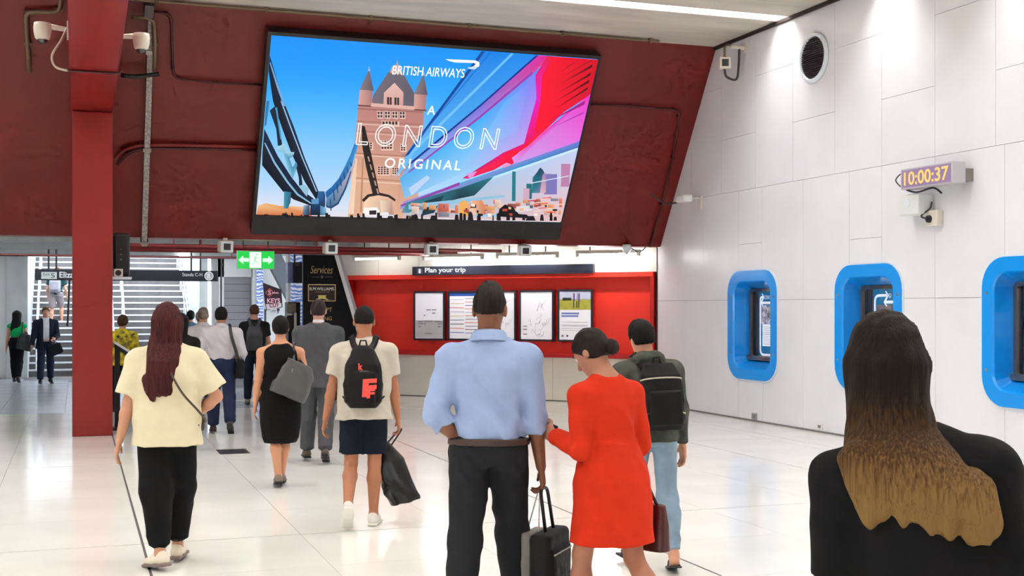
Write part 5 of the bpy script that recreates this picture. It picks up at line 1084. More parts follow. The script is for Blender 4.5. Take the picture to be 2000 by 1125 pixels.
        for q in (-1, 1):
            b = s.hip[q].lerp(s.kn[q], .12); S.cone(s.hip[q]+Vector((0,-.01*k,.02*k)), s.hip[q].lerp(s.kn[q], min(1,length)), th*k, (kn if length >= 1 else hemr)*k, .035, flat=length < 1)
            if length > 1:
                S.cone(s.kn[q], s.kn[q].lerp(s.an[q], length-1), kn*k, hemr*k, .025, flat=True); c = s.kn[q].lerp(s.an[q], .3)+Vector((0,-.018*k,0)); S.cone(s.kn[q]-Vector((0,.006*k,0)), c, max(kn,.066)*k, .070*k, .03); S.cone(c, s.kn[q].lerp(s.an[q], length-1.05), .070*k, (hemr*.8)*k, .03)
        return s.out(name, S, m, folds(fold*k, fq, s.H*3) if fold else None)
    def shoes(s, m, sole=None, sz=1.0, name='shoe', high=.0):
        k = s.s*sz
        for q in (-1, 1):
            F, a = s.F[q], s.an[q]; Z = -.085*s.s; S = Sculpt(); P = lambda x, y, z: a+F@Vector((x*k, y*k, Z+z*k))
            S.cone(P(0,-.035,.045), P(0,.06,.05), .040*k, .040*k, .02); S.cone(P(0,.05,.042), P(q*.004,.165,.030), .042*k, .028*k, .02); S.cone(P(0,-.03,.05), P(0,-.01,.085+high), .036*k, .034*k, .02)
            n = F@Vector((0,0,-1)); S.cut(n, n.dot(P(0,0,.018)), .004); o = s.out(name, S, m, res=min(s.res,.008) if s.res < .012 else s.res)
            S = Sculpt(); S.box(P(0,-.02,.012), (.040*k,.06*k,.012*k), .01*k, F, .01); S.box(P(q*.002,.09,.011), (.044*k,.09*k,.011*k), .010*k, F, .02); s.out('sole', S, sole or M_black, res=min(s.res,.007) if s.res < .012 else s.res, parent=o)
    def hair_short(s, m, vol=.008, nape=-.085, quiff=0, fold=.003, bun=None):
        k = s.s; S = Sculpt(); M = s.Hm; S.ell(s.h(0,-.013,.024), ((.077+vol)*k,(.096+vol)*k,(.094+vol)*k), M, .02); S.ell(s.h(0,-.05,-.03), ((.060+vol*.6)*k,(.052+vol*.6)*k,.06*k), M, .03)
        if quiff: S.ell(s.h(0,.02,.09), (.055*k,.07*k,quiff*k), M, .03)
        n = M@Vector((0,.766,-.643)); S.cut(n, n.dot(s.hc)+.026*k, .01); n = M@Vector((0,.15,-1)); S.cut(n, n.dot(s.h(0,-.06,nape)), .01)
        if bun: S.ell(s.h(*bun[0]), tuple(v*k for v in bun[1]), M, .015)
        return s.out('hair', S, m, strands(fold*k, 160, s.H))
    def hair_long(s, m, rings, vol=.012, fold=.004, up=True, cut=None, locks=None):
        k = s.s; S = Sculpt(); M = s.Hm; S.ell(s.h(0,-.013,.024), ((.077+vol)*k,(.097+vol)*k,(.094+vol)*k), M, .02); n = M@Vector((0,.8,-.6)); S.cut(n, n.dot(s.hc)+.03*k, .012)
        S.loft([(z*k, cx*k, cy*k, rx*k, ry*k) for (z, cx, cy, rx, ry) in rings], s.hc, None if up else M, k=.06, p=2.2)
        if cut: a = s.hc+Vector(cut[0])*k; n = Vector(cut[1]).normalized(); S.cut(n, n.dot(a), .02)
        if locks:
            rn = random.Random(5); (nl, x0, x1, z0, z1, y) = locks
            for i in range(nl):
                q = (i+.5)/nl; c = Vector((lerp(x0,x1,q), y-.01*rn.random(), lerp(z0,z1,q)))*k+s.hc; S.cone(c+Vector((-.014,.03,.08))*k, c+Vector((.03*rn.random()-.006,.0,-.01-.05*rn.random()))*k, .024*k, .004*k, .03)
        return s.out('hair', S, m, strands(fold*k, 150, s.H, .05))
def skin(name, c): return mat('skin_'+name, rgb(*c), rough=.55, spec=.35, var=.08, vscale=12)
def cloth(name, c, var=.12, rough=.85, bump=.5, bs=17, vs=9, **k): return mat('cloth_'+name, rgb(*c), rough=rough, spec=.2, var=var, vscale=vs, bump=bump, bscale=bs, **k)
def hairm(name, c, c2): return mat('hair_'+name, rgb(*c2), rough=.62, spec=.18, var=1, vscale=26, col2=rgb(*c), stretch=(4.5,4.5,.35), bump=.35, bscale=60)
SK_A, SK_B, SK_C = skin('fair', (200,146,118)), skin('tan', (176,118,88)), skin('brown', (130,84,62))
H_BLK = hairm('black', (8,7,7), (20,17,16)); H_BRN = hairm('brown', (44,28,20), (92,62,44)); H_GRY = hairm('grey', (90,80,72), (150,138,126))
def backpack(P, label, m, rings, straps=True, sw=.05, cy=-.02, mp=None, piping=None, pm=None):
    k = P.s; t = P.item('backpack', label, 'backpack', 'backpacks'); S = Sculpt(); S.loft([(z*k, cx*k, (y+cy)*k, rx*k, ry*k) for (z, cx, y, rx, ry) in rings], P.pel, P.T, k=.02, p=3.2)
    b = P.out('bag_body', S, m, folds(.003*k, 20, 1), parent=t); zs = [r[0] for r in rings]; z0, z1 = min(zs), max(zs); mid = rings[len(rings)//2]
    S = Sculpt(); yb = mid[2]+cy-mid[4]; S.box(P.t(mid[1], yb-.008, z0+(z1-z0)*.32), (mid[3]*.74*k, .022*k, (z1-z0)*.26*k), .02*k, P.T, .01); P.out('pocket', S, mp or m, parent=t)
    h = MB(); h.tube([P.t(-.03, yb+mid[4]*.6, z1-.005), P.t(-.02, yb+mid[4]*.6, z1+.035), P.t(.02, yb+mid[4]*.6, z1+.035), P.t(.03, yb+mid[4]*.6, z1-.005)], .008*k, 6); h.build('carry_loop', m, t)
    if straps:
        for q in (-1, 1):
            w = .098; pts = [P.t(q*.05, yb+mid[4]*1.1, z1-.04), P.t(q*.078, -.105, .50), P.t(q*w, -.045, .565), P.t(q*w, .03, .55), P.t(q*.105, .115, .42), P.t(q*.13, .12, .24), P.t(q*.16*P.wide, .0, .12), P.t(q*(mid[3]*.85), yb+mid[4], z0+.05)]
            path = spline(pts, 5); nr = []
            for p in path: v = (p-P.t(0, 0, .42)); nr.append(v.normalized())
            MB().ribbon(path, nr, sw*k, .012*k).build('shoulder_strap', m, t, True)
    if piping:
        for z in piping: r = [np.interp(z, [a[0] for a in rings], [a[i] for a in rings]) for i in range(5)]; MB().tube([P.t(r[1]+r[3]*1.02*math.sin(a), r[2]+cy-r[4]*1.03*abs(math.cos(a))**.6, z+.012*math.cos(a)) for a in np.linspace(-1.5, 1.5, 15)], .006*k, 6).build('piping', pm, t)
    return t, yb
# ------------------------------------------------------------------ the travellers, nearest first
# 1 blonde woman close to the camera
P = Person('woman in a black top with long blonde-tipped hair, seen close from behind', 1820, 900, 1.665, phi=-8, fem=1, lean=2, roll=-5, head=(4,-12,0), arms=((4,7,10,10),(-2,9,24,10)), legs=((-14,2,8,20,6),(14,2,6,0,6)), res=.0075, headoff=(-.03,0), wide=.95)
P.body(SK_A); P.pants(cloth('black_jean', (20,20,22)), ex=.012, th=.092, kn=.066, hemr=.052)
P.top(cloth('black_top', (14,14,16), var=.2), ex=.018, hem=-.08, hemx=.02, sleeve=.8, slr=.066, fold=.009, fq=13, waist=.165)
P.shoes(M_black)
m = bpy.data.materials.new('hair_ombre'); m.use_nodes = True; nt = m.node_tree; N = nt.nodes; L = nt.links; pb = N['Principled BSDF']; pb.inputs['Roughness'].default_value = .6; pb.inputs['Specular IOR Level'].default_value = .15
tc = N.new('ShaderNodeTexCoord'); sx = N.new('ShaderNodeSeparateXYZ'); L.new(tc.outputs['Object'], sx.inputs[0]); mp = N.new('ShaderNodeMapping'); mp.inputs['Scale'].default_value = (130,130,2.6); L.new(tc.outputs['Object'], mp.inputs[0])
nz = N.new('ShaderNodeTexNoise'); nz.inputs['Scale'].default_value = 1.6; nz.inputs['Detail'].default_value = 5; L.new(mp.outputs[0], nz.inputs['Vector'])
ad = N.new('ShaderNodeMath'); ad.operation = 'MULTIPLY_ADD'; ad.inputs[1].default_value = .30; L.new(nz.outputs['Fac'], ad.inputs[0]); L.new(sx.outputs['Z'], ad.inputs[2])
mr = N.new('ShaderNodeMapRange'); mr.inputs[1].default_value = 1.64; mr.inputs[2].default_value = 1.42; L.new(ad.outputs[0], mr.inputs[0])
rp = N.new('ShaderNodeValToRGB'); cr = rp.color_ramp; cr.elements[0].color = (*rgb(24,15,9),1); cr.elements[1].color = (*rgb(126,96,54),1); e = cr.elements.new(.5); e.color = (*rgb(72,48,25),1)
L.new(mr.outputs[0], rp.inputs[0]); L.new(rp.outputs[0], pb.inputs['Base Color']); bp = N.new('ShaderNodeBump'); bp.inputs['Strength'].default_value = .8; bp.inputs['Distance'].default_value = .006; L.new(nz.outputs['Fac'], bp.inputs['Height']); L.new(bp.outputs[0], pb.inputs['Normal'])
P.hair_long(m, [(.0,0,-.022,.082,.092),(-.06,.0,-.035,.088,.088),(-.14,.005,-.06,.100,.078),(-.2,.025,-.095,.125,.075),(-.27,.05,-.125,.15,.066),(-.34,.07,-.142,.158,.055),(-.42,.085,-.15,.155,.042)], vol=.007, fold=.0035, cut=((.05,0,-.31),(-.26,0,-1)), locks=(22, -.085, .205, -.285, -.35, -.155))
# 2 man in the pale blue shirt
P = Person('man in a pale blue shirt and black trousers carrying a black briefcase', 955, 392, 1.765, phi=4, lean=2, head=(0,4,0), arms=((-14,14,62,62),(2,7,8,0)), legs=((-13,3,6,24,6),(15,3,4,0,6)), res=.0075, wide=1.01, curl=(30,75))
P.body(SK_C); P.hair_short(hairm('dark', (14,11,10), (40,30,26)), vol=.005, quiff=.05, nape=-.028)
bs = cloth('blue_shirt', (150,170,208), var=.08); tr = P.pants(cloth('charcoal', (34,36,40), var=.15), waist=.05, ex=.022, th=.108, kn=.080, hemr=.064, fold=.008, fq=16)
P.top(bs, ex=.02, hem=.035, hemx=-.002, sleeve=1.30, slr=.060, slm=.060, fold=.015, fq=15, collar=1, waist=.172)
S = Sculpt(); k = P.s; S.loft([(.022*k,0,0,.204*k,.142*k),(.056*k,0,0,.202*k,.141*k)], P.pel, P.T, k=.01, p=2.3); P.out('belt', S, mat('belt_brown', rgb(58,38,32), rough=.45))
P.shoes(M_black)
def hold(P, q, dz=.10): return P.wr[q]+P.B[q]@Vector((0,0,-.115*P.s))
g = hold(P, 1); t = P.item('briefcase', 'black briefcase held by the man in the pale blue shirt', 'bag'); S = Sculpt(); Rb = Rz(72)
c = g+Vector((.03,0.0,-.36)); S.box(c, (.17,.055,.15), .03, Rb, .02); S.box(c+Rb@Vector((0,-.05,-.03)), (.14,.02,.10), .018, Rb, .02); P.out('case_body', S, cloth('nylon_black', (22,22,24), var=.2, rough=.6), folds(.004,18,2), parent=t)
MB().tube(fillet([c+Rb@Vector((-.06,0,.14)), g+Rb@Vector((-.05,0,.0)), g+Rb@Vector((.05,0,.0)), c+Rb@Vector((.06,0,.14))], .04), .009, 8).build('handle', M_black, t, True)
MB().tube([c+Rb@Vector((-.13,-.071,.05)), c+Rb@Vector((.13,-.071,.05))], .004, 6).build('zip', M_steel, t)
t = P.item('carrier_bag', 'small grey paper carrier bag held with the black briefcase', 'bag'); S = Sculpt(); c2 = c+Vector((-.085,.05,.0)); S.box(c2, (.11,.028,.14), .012, Rz(72), .01); P.out('bag_body', S, mat('paper_grey', rgb(120,118,112), rough=.6), folds(.003,16,4), parent=t)
MB().tube(fillet([c2+Vector((-.03,.03,.13)), g+Vector((-.02,.02,.01)), c2+Vector((.03,-.03,.13))], .03), .004, 6).build('cord_handle', M_white, t)
# 3 woman in the orange dress
P = Person('woman in a bright orange dress looking down at a phone', 1192, 400, 1.61, phi=-36, fem=1, lean=5, head=(34,-22,0), arms=((-4,7,112,-6),(2,10,58,10)), legs=((16,2,6,0,6),(-10,2,26,30,6)), res=.0075, curl=(55,70))
P.body(skin('olive', (172,120,96))); od = cloth('orange', (200,46,16), var=.10)
k = P.s; S = Sculpt(); g = P.rings(.018, lo=.17); S.loft(g, P.pel, P.T, k=.03); hz = -.345
S.loft([(hz*k,0,-.01,.230*k,.20*k),(-.2*k,0,-.012,.218*k,.185*k),(-.02*k,0,-.008,.208*k,.168*k),(.06*k,0,-.004,.192*k,.148*k),(.12*k,0,0,.168*k,.13*k),(.18*k,0,.006,.15*k,.12*k)], P.pel, Rx(-1), k=.03)
for q in (-1, 1):
    S.cone(P.neck-Vector((0,0,.02)), P.sh[q], .052*k, .062*k, .05); S.cone(P.sh[q], P.el[q], .064*k, .056*k, .03); S.cone(P.el[q], P.el[q].lerp(P.wr[q], .84), .056*k, .05*k, .02)
dr_ = P.out('dress', S, od, folds(.010, 14, 3, .3))
S = Sculpt(); S.loft([(.155*k,0,0,.155*k,.118*k),(.195*k,0,0,.153*k,.117*k)], P.pel, P.T, k=.01); P.out('sash', S, od, folds(.003,22,1), parent=dr_)
P.hair_short(hairm('darkbrown', (16,12,11), (44,32,28)), vol=.012, nape=-.07, bun=((0,-.12,-.055),(.042,.04,.045))); P.face(); P.shoes(M_black)
ph = P.wr[-1]+P.B[-1]@Vector((.03,.0,-.11)); t = P.item('phone', 'black phone held by the woman in the orange dress', 'phone'); Rp = P.B[-1]@Ry(20)
MB().obox(ph, (Rp@Vector((1,0,0)), Rp@Vector((0,1,0)), Rp@Vector((0,0,1))), (.006,.037,.075)).build('case', M_black, t, bevel=.006); MB().obox(ph+Rp@Vector((.0065,0,0)), (Rp@Vector((1,0,0)), Rp@Vector((0,1,0)), Rp@Vector((0,0,1))), (.0008,.033,.068)).build('screen', glow('phone_lit', (.8,.85,.9), .5), t)
t = P.item('handbag', 'dark red handbag hanging from the arm of the woman in orange', 'bag'); e = P.el[1].lerp(P.wr[1], .45); c = e+Vector((.05,-.08,-.33)); S = Sculpt(); S.loft([(-.13,0,0,.055,.13),(.0,0,0,.05,.125),(.10,0,0,.03,.11)], c, Rz(10), k=.02, p=3); P.out('bag_body', S, mat('leather_darkred', rgb(74,22,18), rough=.4, var=.2), parent=t)
MB().tube(spline([c+Vector((0,-.09,.08)), e+Vector((.0,-.055,-.02)), e+Vector((0,0,.055)), e+Vector((.0,.055,-.02)), c+Vector((0,.09,.08))], 6), .008, 6).build('handle', mat('leather_strap', rgb(50,16,14), rough=.45), t, True)
# 4 hooded traveller with the black backpack
P = Person('traveller in grey hooded jacket and pale jeans walking beside the orange dress', 1272, 302, 1.60, phi=-16, lean=7, roll=-2, head=(8,-14,-4), arms=((8,6,30,10),(-4,7,20,10)), legs=((20,2,18,0,6),(-10,1,10,12,10)), res=.0085)
P.body(SK_A); P.hair_short(H_BLK, vol=.014, nape=-.06, quiff=.05); P.pants(mat('cloth_denim_pale', rgb(128,152,172), rough=.85, var=.22, vscale=7, bump=.15, bscale=250), ex=.012, th=.092, kn=.07, hemr=.05, length=1.9, fold=.006, fq=22)
def hood(S): S.ell(P.t(0,-.07,.53), (.12*P.s,.065*P.s,.055*P.s), P.T, .03); S.cone(P.t(-.09,.02,.52), P.t(-.05,-.07,.54), .035, .04, .03); S.cone(P.t(.09,.02,.52), P.t(.05,-.07,.54), .035, .04, .03)
P.top(cloth('grey_hood', (78,82,74), var=.5, vs=14), ex=.022, hem=-.06, sleeve=1.95, slr=.042, waist=.19, ey=.03, slm=.055, fold=.006, name='jacket', extra=hood)
backpack(P, 'black backpack with pale piping on the hooded traveller in jeans', cloth('pack_black', (20,20,22), var=.2, rough=.6), [(.02,.03,-.18,.135,.06),(.1,.03,-.2,.15,.085),(.25,.03,-.2,.155,.09),(.40,.03,-.19,.14,.08),(.49,.03,-.17,.10,.05)], piping=(.13,.37), pm=mat('piping_pale', rgb(176,170,150), rough=.5))
for q in (-1, 1):
    F, a = P.F[q], P.an[q]; k = P.s; S = Sculpt(); S.box(a+F@Vector((0,.05*k,-.080*k)), (.045*k,.135*k,.009*k), .008*k, F, .01); o = P.out('flip_flop', S, M_black, res=.007)
    MB().tube(spline([a+F@Vector((-.04*k,.02*k,-.07*k)), a+F@Vector((-.025*k,.09*k,-.035*k)), a+F@Vector((0,.13*k,-.055*k)), a+F@Vector((.025*k,.09*k,-.035*k)), a+F@Vector((.04*k,.02*k,-.07*k))], 4), .006, 6).build('thong_strap', M_black, o)
# 5 man in the off-white tee
P = Person('man in an off-white tee and navy shorts with a black backpack', 711, 253, 1.70, phi=2, lean=4, head=(2,-6,0), arms=((-4,12,14,0),(4,8,12,0)), legs=((0,2,44,46,4),(2,-1,4,0,8)), res=.0085, wide=1.02, curl=(40,60))
P.body(SK_B); P.hair_short(H_BLK, vol=.004, nape=-.03); P.pants(cloth('navy_short', (20,26,40), var=.15), ex=.012, th=.100, hemr=.098, length=.80, fold=.005, name='shorts')
P.top(cloth('offwhite_tee', (196,188,174), var=.07), ex=.02, hem=-.09, hemx=.012, sleeve=.66, slr=.076, fold=.010, fq=13, waist=.212, ey=.05)
P.shoes(cloth('sneaker_white', (226,222,214), rough=.6), mat('sole_white', rgb(230,226,216), rough=.6))
t, yb = backpack(P, 'black backpack with red letters worn by the man in the tee', cloth('pack_black2', (20,20,22), var=.15, rough=.55), [(.0,.0,-.16,.10,.05),(.05,.0,-.19,.145,.075),(.18,.0,-.2,.155,.085),(.34,.0,-.19,.135,.075),(.46,.0,-.17,.085,.045),(.49,.0,-.16,.05,.03)])
LR = mat('letter_red', rgb(226,74,66), rough=.6, emit=.1); org = P.t(-.005, yb-.036, .085); put_text('letter_patch', 'F', org, P.T@Vector((1,0,.05)), P.T@Vector((.05,0,1)), P.T@Vector((0,-1,0)), .105, .135, LR, t, bold=.05, depth=.004)
put_text('letter_patch', 'F', P.t(.03, yb-.038, .075), P.T@Vector((1,0,.05)), P.T@Vector((.05,0,1)), P.T@Vector((0,-1,0)), .06, .07, LR, t, bold=.05, depth=.004)
put_text('brand_patch', 'k', P.t(-.035, yb+.005, .295), P.T@Vector((1,0,0)), P.T@Vector((0,0,1)), P.T@Vector((0,-1,0)), .035, .05, LR, t, bold=.05, depth=.012); MB().obox(P.t(.008, yb-.004, .28), (P.T@Vector((1,0,0)), P.T@Vector((0,1,0)), P.T@Vector((0,0,1))), (.036,.004,.009)).build('brand_label', mat('letter_grey', rgb(120,120,122), rough=.6), t)
MB().tube([P.t(-.125, yb+.03, .08), P.t(-.12, yb+.02, .125)], .008, 6).build('zip_tag', LR, t)
g = hold(P, 1); t = P.item('shopping_bag', 'large black shopping bag swinging from the hand of the man in the tee', 'bag'); S = Sculpt(); Rb = Ry(-14); c = g+Vector((-.045,-.02,-.31))
S.loft([(-.26,.03,0,.115,.06),(-.1,.0,0,.125,.07),(.08,0,0,.10,.05),(.18,-.01,0,.055,.02),(.24,-.02,0,.02,.015)], c, Rb, k=.02, p=2.8); P.out('bag_body', S, mat('bag_gloss_black', rgb(18,18,20), rough=.38, var=.2), folds(.010,20,5), parent=t)
MB().tube(spline([c+Rb@Vector((-.045,0,.19)), g+Vector((-.01,0,.0)), g+Vector((.01,0,.0)), c+Rb@Vector((.02,0,.19))], 5), .007, 6).build('handle', M_black, t)
# 6 woman in cream top
P = Person('woman in a loose cream top with long dark red hair', 326, 300, 1.70, phi=3, fem=1, lean=1, head=(0,4,0), arms=((-2,13,4,0),(4,30,78,72)), legs=((-9,-4,4,8,34),(13,-2,8,0,10)), res=.0078, wide=1.08, curl=(35,30))
P.body(SK_A); P.pants(cloth('black_wide', (16,16,18), var=.2), ex=.016, th=.108, kn=.108, hemr=.068, length=1.86, fold=.008, fq=13)
P.top(cloth('cream', (220,209,178), var=.06), ex=.03, hem=-.13, hemx=.006, sleeve=.82, slr=.104, fold=.009, fq=11, waist=.224, ey=.058)
P.shoes(cloth('sneaker_cream', (226,214,196), rough=.6), mat('sole_grey', rgb(120,104,100), rough=.6))
P.hair_long(hairm('burgundy', (34,12,14), (86,32,32)), [(.0,0,-.02,.09,.095),(-.05,0,-.035,.098,.09),(-.14,-.01,-.06,.108,.075),(-.26,-.02,-.125,.112,.08),(-.38,-.035,-.16,.102,.06),(-.45,-.045,-.174,.09,.048),(-.48,-.05,-.178,.08,.035)], vol=.016, fold=.004, locks=(9, -.12, .025, -.46, -.44, -.185))
t = P.item('crossbody_bag', 'thin dark crossbody bag strap on the woman in cream', 'bag'); MB().ribbon(spline([P.t(-.05,-.11,.52), P.t(.03,-.175,.36), P.t(.11,-.195,.22), P.t(.21,-.15,.10), P.t(.255,.02,.02), P.t(.18,.14,.06), P.t(0,.17,.3), P.t(-.07,.07,.50), P.t(-.07,-.02,.55), P.t(-.05,-.10,.52)], 6), [Vector((0,-1,.2))]*55, .014, .006).build('strap', mat('strap_dark', rgb(70,60,50), rough=.6), t)
S = Sculpt(); S.box(P.t(.20,.15,.02), (.04,.03,.07), .02, P.T, .02); P.out('pouch', S, mat('strap_dark', rgb(70,60,50)), parent=t)
# 7 woman in the black dress
P = Person('woman in a sleeveless black dress with a grey tote', 548, 208, 1.58, phi=0, fem=1, lean=2, head=(2,0,0), arms=((-2,7,8,0),(2,16,74,20)), legs=((-4,-5,4,10,4),(6,-6,6,0,4)), res=.0095, wide=1.14, curl=(35,60))
P.body(skin('warm', (204,146,114))); bd = cloth('black_dress', (14,14,15), var=.2); k = P.s; S = Sculpt(); S.loft(P.rings(.014, lo=.0), P.pel, P.T, k=.03)
S.loft([(-.50*k,0,0,.165*k,.135*k),(-.44*k,0,0,.19*k,.15*k),(-.25*k,0,-.005,.212*k,.165*k),(-.05*k,0,-.01,.212*k,.16*k),(.08*k,0,0,.19*k,.135*k)], P.pel, Rx(-1), k=.04)
for q in (-1, 1): S.cone(P.neck-Vector((0,0,.02)), P.t(q*.135,0,.435), .046*k, .062*k, .05)
P.out('dress', S, bd, folds(.006,15,2)); P.hair_short(H_BLK, vol=.012, nape=-.07, bun=((0,-.05,.105),(.03,.03,.022))); P.shoes(mat('shoe_taupe', rgb(120,106,92), rough=.5))
t = P.item('tote_bag', 'grey leather tote bag on the shoulder of the woman in black', 'bag'); S = Sculpt(); Rb = P.T@Ry(24)@Rz(8); c = P.t(.15,-.20,.17); S.loft([(-.19,.0,0,.17,.07),(-.1,.0,0,.175,.075),(.05,0,0,.15,.055),(.15,-.01,0,.125,.03)], c, Rb, k=.02, p=3.4); P.out('bag_body', S, mat('leather_grey', rgb(78,78,80), rough=.5, var=.12, bump=.1, bscale=200), folds(.005,14,4), parent=t)
for dy in (-.02, .02): MB().ribbon(spline([c+Rb@Vector((-.075,dy,.13)), P.t(.135,-.085,.40), P.t(.135,-.03,.545), P.t(.15,.06,.48), P.t(.16,.05,.40), c+Rb@Vector((.05,dy,.13))], 5), [Vector((0,-1,.3))]*26, .02, .008).build('handle', mat('leather_grey_dark', rgb(52,54,60), rough=.5), t)
MB().tube([c+Rb@Vector((-.07,-.05,.07)), c+Rb@Vector((-.06,-.05,.03))], .006, 6).build('clasp', M_steel, t)
# 8 man in grey suit
P = Person('man in a charcoal grey suit walking toward the services panel', 622, 180, 1.75, phi=-2, lean=2, head=(0,8,0), arms=((-3,7,8,0),(4,7,10,0)), legs=((12,2,4,0,6),(-6,-2,22,24,6)), res=.0105, wide=1.06)
P.body(skin('pinkish', (196,148,132))); P.hair_short(hairm('brownblack', (30,22,24), (62,48,50)), vol=.006, nape=-.055); gs = cloth('grey_suit', (78,80,85), var=.1)
P.pants(gs, ex=.018, th=.102, kn=.082, hemr=.074); P.top(gs, ex=.028, hem=-.14, hemx=.014, sleeve=1.97, slr=.048, slm=.062, fold=.007, name='suit_jacket', waist=.19)
S = Sculpt(); S.cone(P.neck-Vector((0,0,.01)), P.neck+Vector((0,0.0,.035)), .066, .064, .01); P.out('shirt_collar', S, cloth('white_collar', (224,222,226))); P.shoes(mat('shoe_brown', rgb(82,66,56), rough=.5))
# 9 man in white shirt, navy trousers
P = Person('man in a white shirt and navy trousers with a dark shoulder bag', 432, 147, 1.67, phi=0, lean=3, head=(0,6,0), arms=((-4,20,40,40),(-2,16,44,40)), legs=((8,1,4,0,6),(-8,2,26,34,6)), res=.011, wide=1.12)
P.body(SK_B); P.hair_short(H_BLK, vol=.012, nape=-.06); P.pants(cloth('navy', (34,44,72), var=.15), waist=.10, ex=.018, th=.104, kn=.084, hemr=.076); ws = cloth('white_shirt', (194,191,198), var=.07)
P.top(ws, ex=.03, hem=.085, hemx=-.008, sleeve=1.85, slr=.044, slm=.066, fold=.011, waist=.17, collar=1); P.shoes(mat('shoe_darkbrown', rgb(50,36,32), rough=.45))
t = P.item('shoulder_bag', 'dark shoulder bag on the man in the white shirt and navy trousers', 'bag'); MB().ribbon(spline([P.t(.11,.05,.54), P.t(.115,-.04,.565), P.t(.14,-.15,.40), P.t(.21,-.17,.15), P.t(.235,-.12,.02)], 6), [Vector((.2,-1,.2))]*26, .04, .01).build('strap', M_black, t); S = Sculpt(); S.box(P.t(.26,-.05,-.05), (.05,.15,.13), .03, P.T, .02); P.out('bag_body', S, cloth('bag_dark', (28,28,32)), parent=t)
# 10 second white shirt behind
P = Person('grey haired man in a white shirt just beyond the navy trousers', 397, 138, 1.66, lean=2, arms=((0,8,12,0),(0,8,12,0)), legs=((10,2,4,0,6),(-10,2,16,26,6)), res=.013, wide=1.05)
P.body(SK_A); P.hair_short(H_GRY, vol=.006, nape=-.06); P.pants(cloth('dark_trouser', (36,36,42)), ex=.016, waist=.10); P.top(cloth('white_shirt2', (200,196,200), var=.06), ex=.024, hem=.085, sleeve=1.8, slr=.045, slm=.06, collar=1); P.shoes(M_black)
# 11 man with grey backpack
P = Person('man in a dark tee with a grey backpack beneath the green exit sign', 497, 114, 1.73, lean=2, head=(0,-8,0), arms=((-6,12,16,0),(6,10,16,0)), legs=((10,2,4,0,6),(-8,2,30,34,6)), res=.013)
P.body(SK_A); P.hair_short(H_BRN, vol=.008, nape=-.05); P.pants(cloth('navy2', (30,36,54)), ex=.012); P.top(cloth('dark_tee', (28,30,30)), ex=.018, hem=-.06, sleeve=.62, slr=.068, ey=.035, waist=.19); P.shoes(mat('shoe_grey', rgb(120,110,104), rough=.6))
backpack(P, 'grey backpack on the man beneath the green exit sign', cloth('pack_grey', (84,84,88), var=.15), [(.02,0,-.17,.12,.05),(.1,0,-.19,.14,.075),(.3,0,-.19,.135,.08),(.44,0,-.17,.10,.05)], mp=cloth('pack_grey2', (74,74,78)))
# 12 - 14 the small group near the stairs
P = Person('person with black hair in a denim jacket near the stairs', 372, 98, 1.60, fem=1, arms=((0,7,12,0),(0,7,12,0)), legs=((8,2,4,0,6),(-8,2,16,20,6)), res=.015)
P.body(SK_A); P.hair_short(H_BLK, vol=.016, bun=((0,-.06,.09),(.04,.04,.03))); P.pants(cloth('black_jean2', (24,24,28)), ex=.012); P.top(cloth('denim', (92,126,156), var=.2), ex=.024, hem=-.02, sleeve=1.9, slr=.045, slm=.06); P.shoes(M_black)
P = Person('brown haired person in a blue jacket close to the white shirts', 390, 102, 1.58, fem=1, arms=((0,7,12,0),(0,7,12,0)), legs=((-8,2,14,18,6),(8,2,4,0,6)), res=.015)
P.body(SK_A); P.hair_short(H_GRY, vol=.016); P.pants(cloth('blue_jean', (52,66,96)), ex=.012); P.top(cloth('blue_jacket', (104,140,170), var=.2), ex=.024, hem=-.04, sleeve=1.9, slr=.045, slm=.06); P.shoes(M_black)
P = Person('dark haired woman in black walking just ahead of the cream top', 353, 166, 1.60, fem=1, arms=((0,8,20,10),(10,10,60,20)), legs=((10,1,4,0,6),(-8,1,18,20,6)), res=.012)
P.body(skin('warm2', (186,126,98))); P.hair_long(H_BLK, [(.06,0,-.012,.085,.10),(-.04,0,-.03,.09,.085),(-.16,0,-.06,.085,.06),(-.24,0,-.08,.07,.04)]); P.pants(cloth('black_jean3', (22,22,24)), ex=.012); P.top(cloth('black_blouse', (26,22,24)), ex=.018, hem=-.04, sleeve=.5, slr=.065); P.shoes(M_black)
# 15 person in floral blouse by the stand
P = Person('person in a yellow and black floral blouse beyond the leaflet stand', 238, 121, 1.56, phi=10, fem=1, head=(10,10,0), arms=((0,8,10,0),(8,12,70,20)), legs=((0,2,4,0,6),(2,2,6,0,6)), res=.012, wide=1.15)
P.body(SK_A); P.hair_short(H_BRN, vol=.02, nape=-.10); P.pants(cloth('black_slack', (22,22,24)), ex=.014)
P.top(mat('cloth_floral', rgb(226,206,30), rough=.8, var=1, vscale=14, col2=rgb(20,22,24), detail=2.5), ex=.03, hem=-.10, hemx=.02, sleeve=1.0, slr=.075, name='blouse'); P.shoes(M_black)
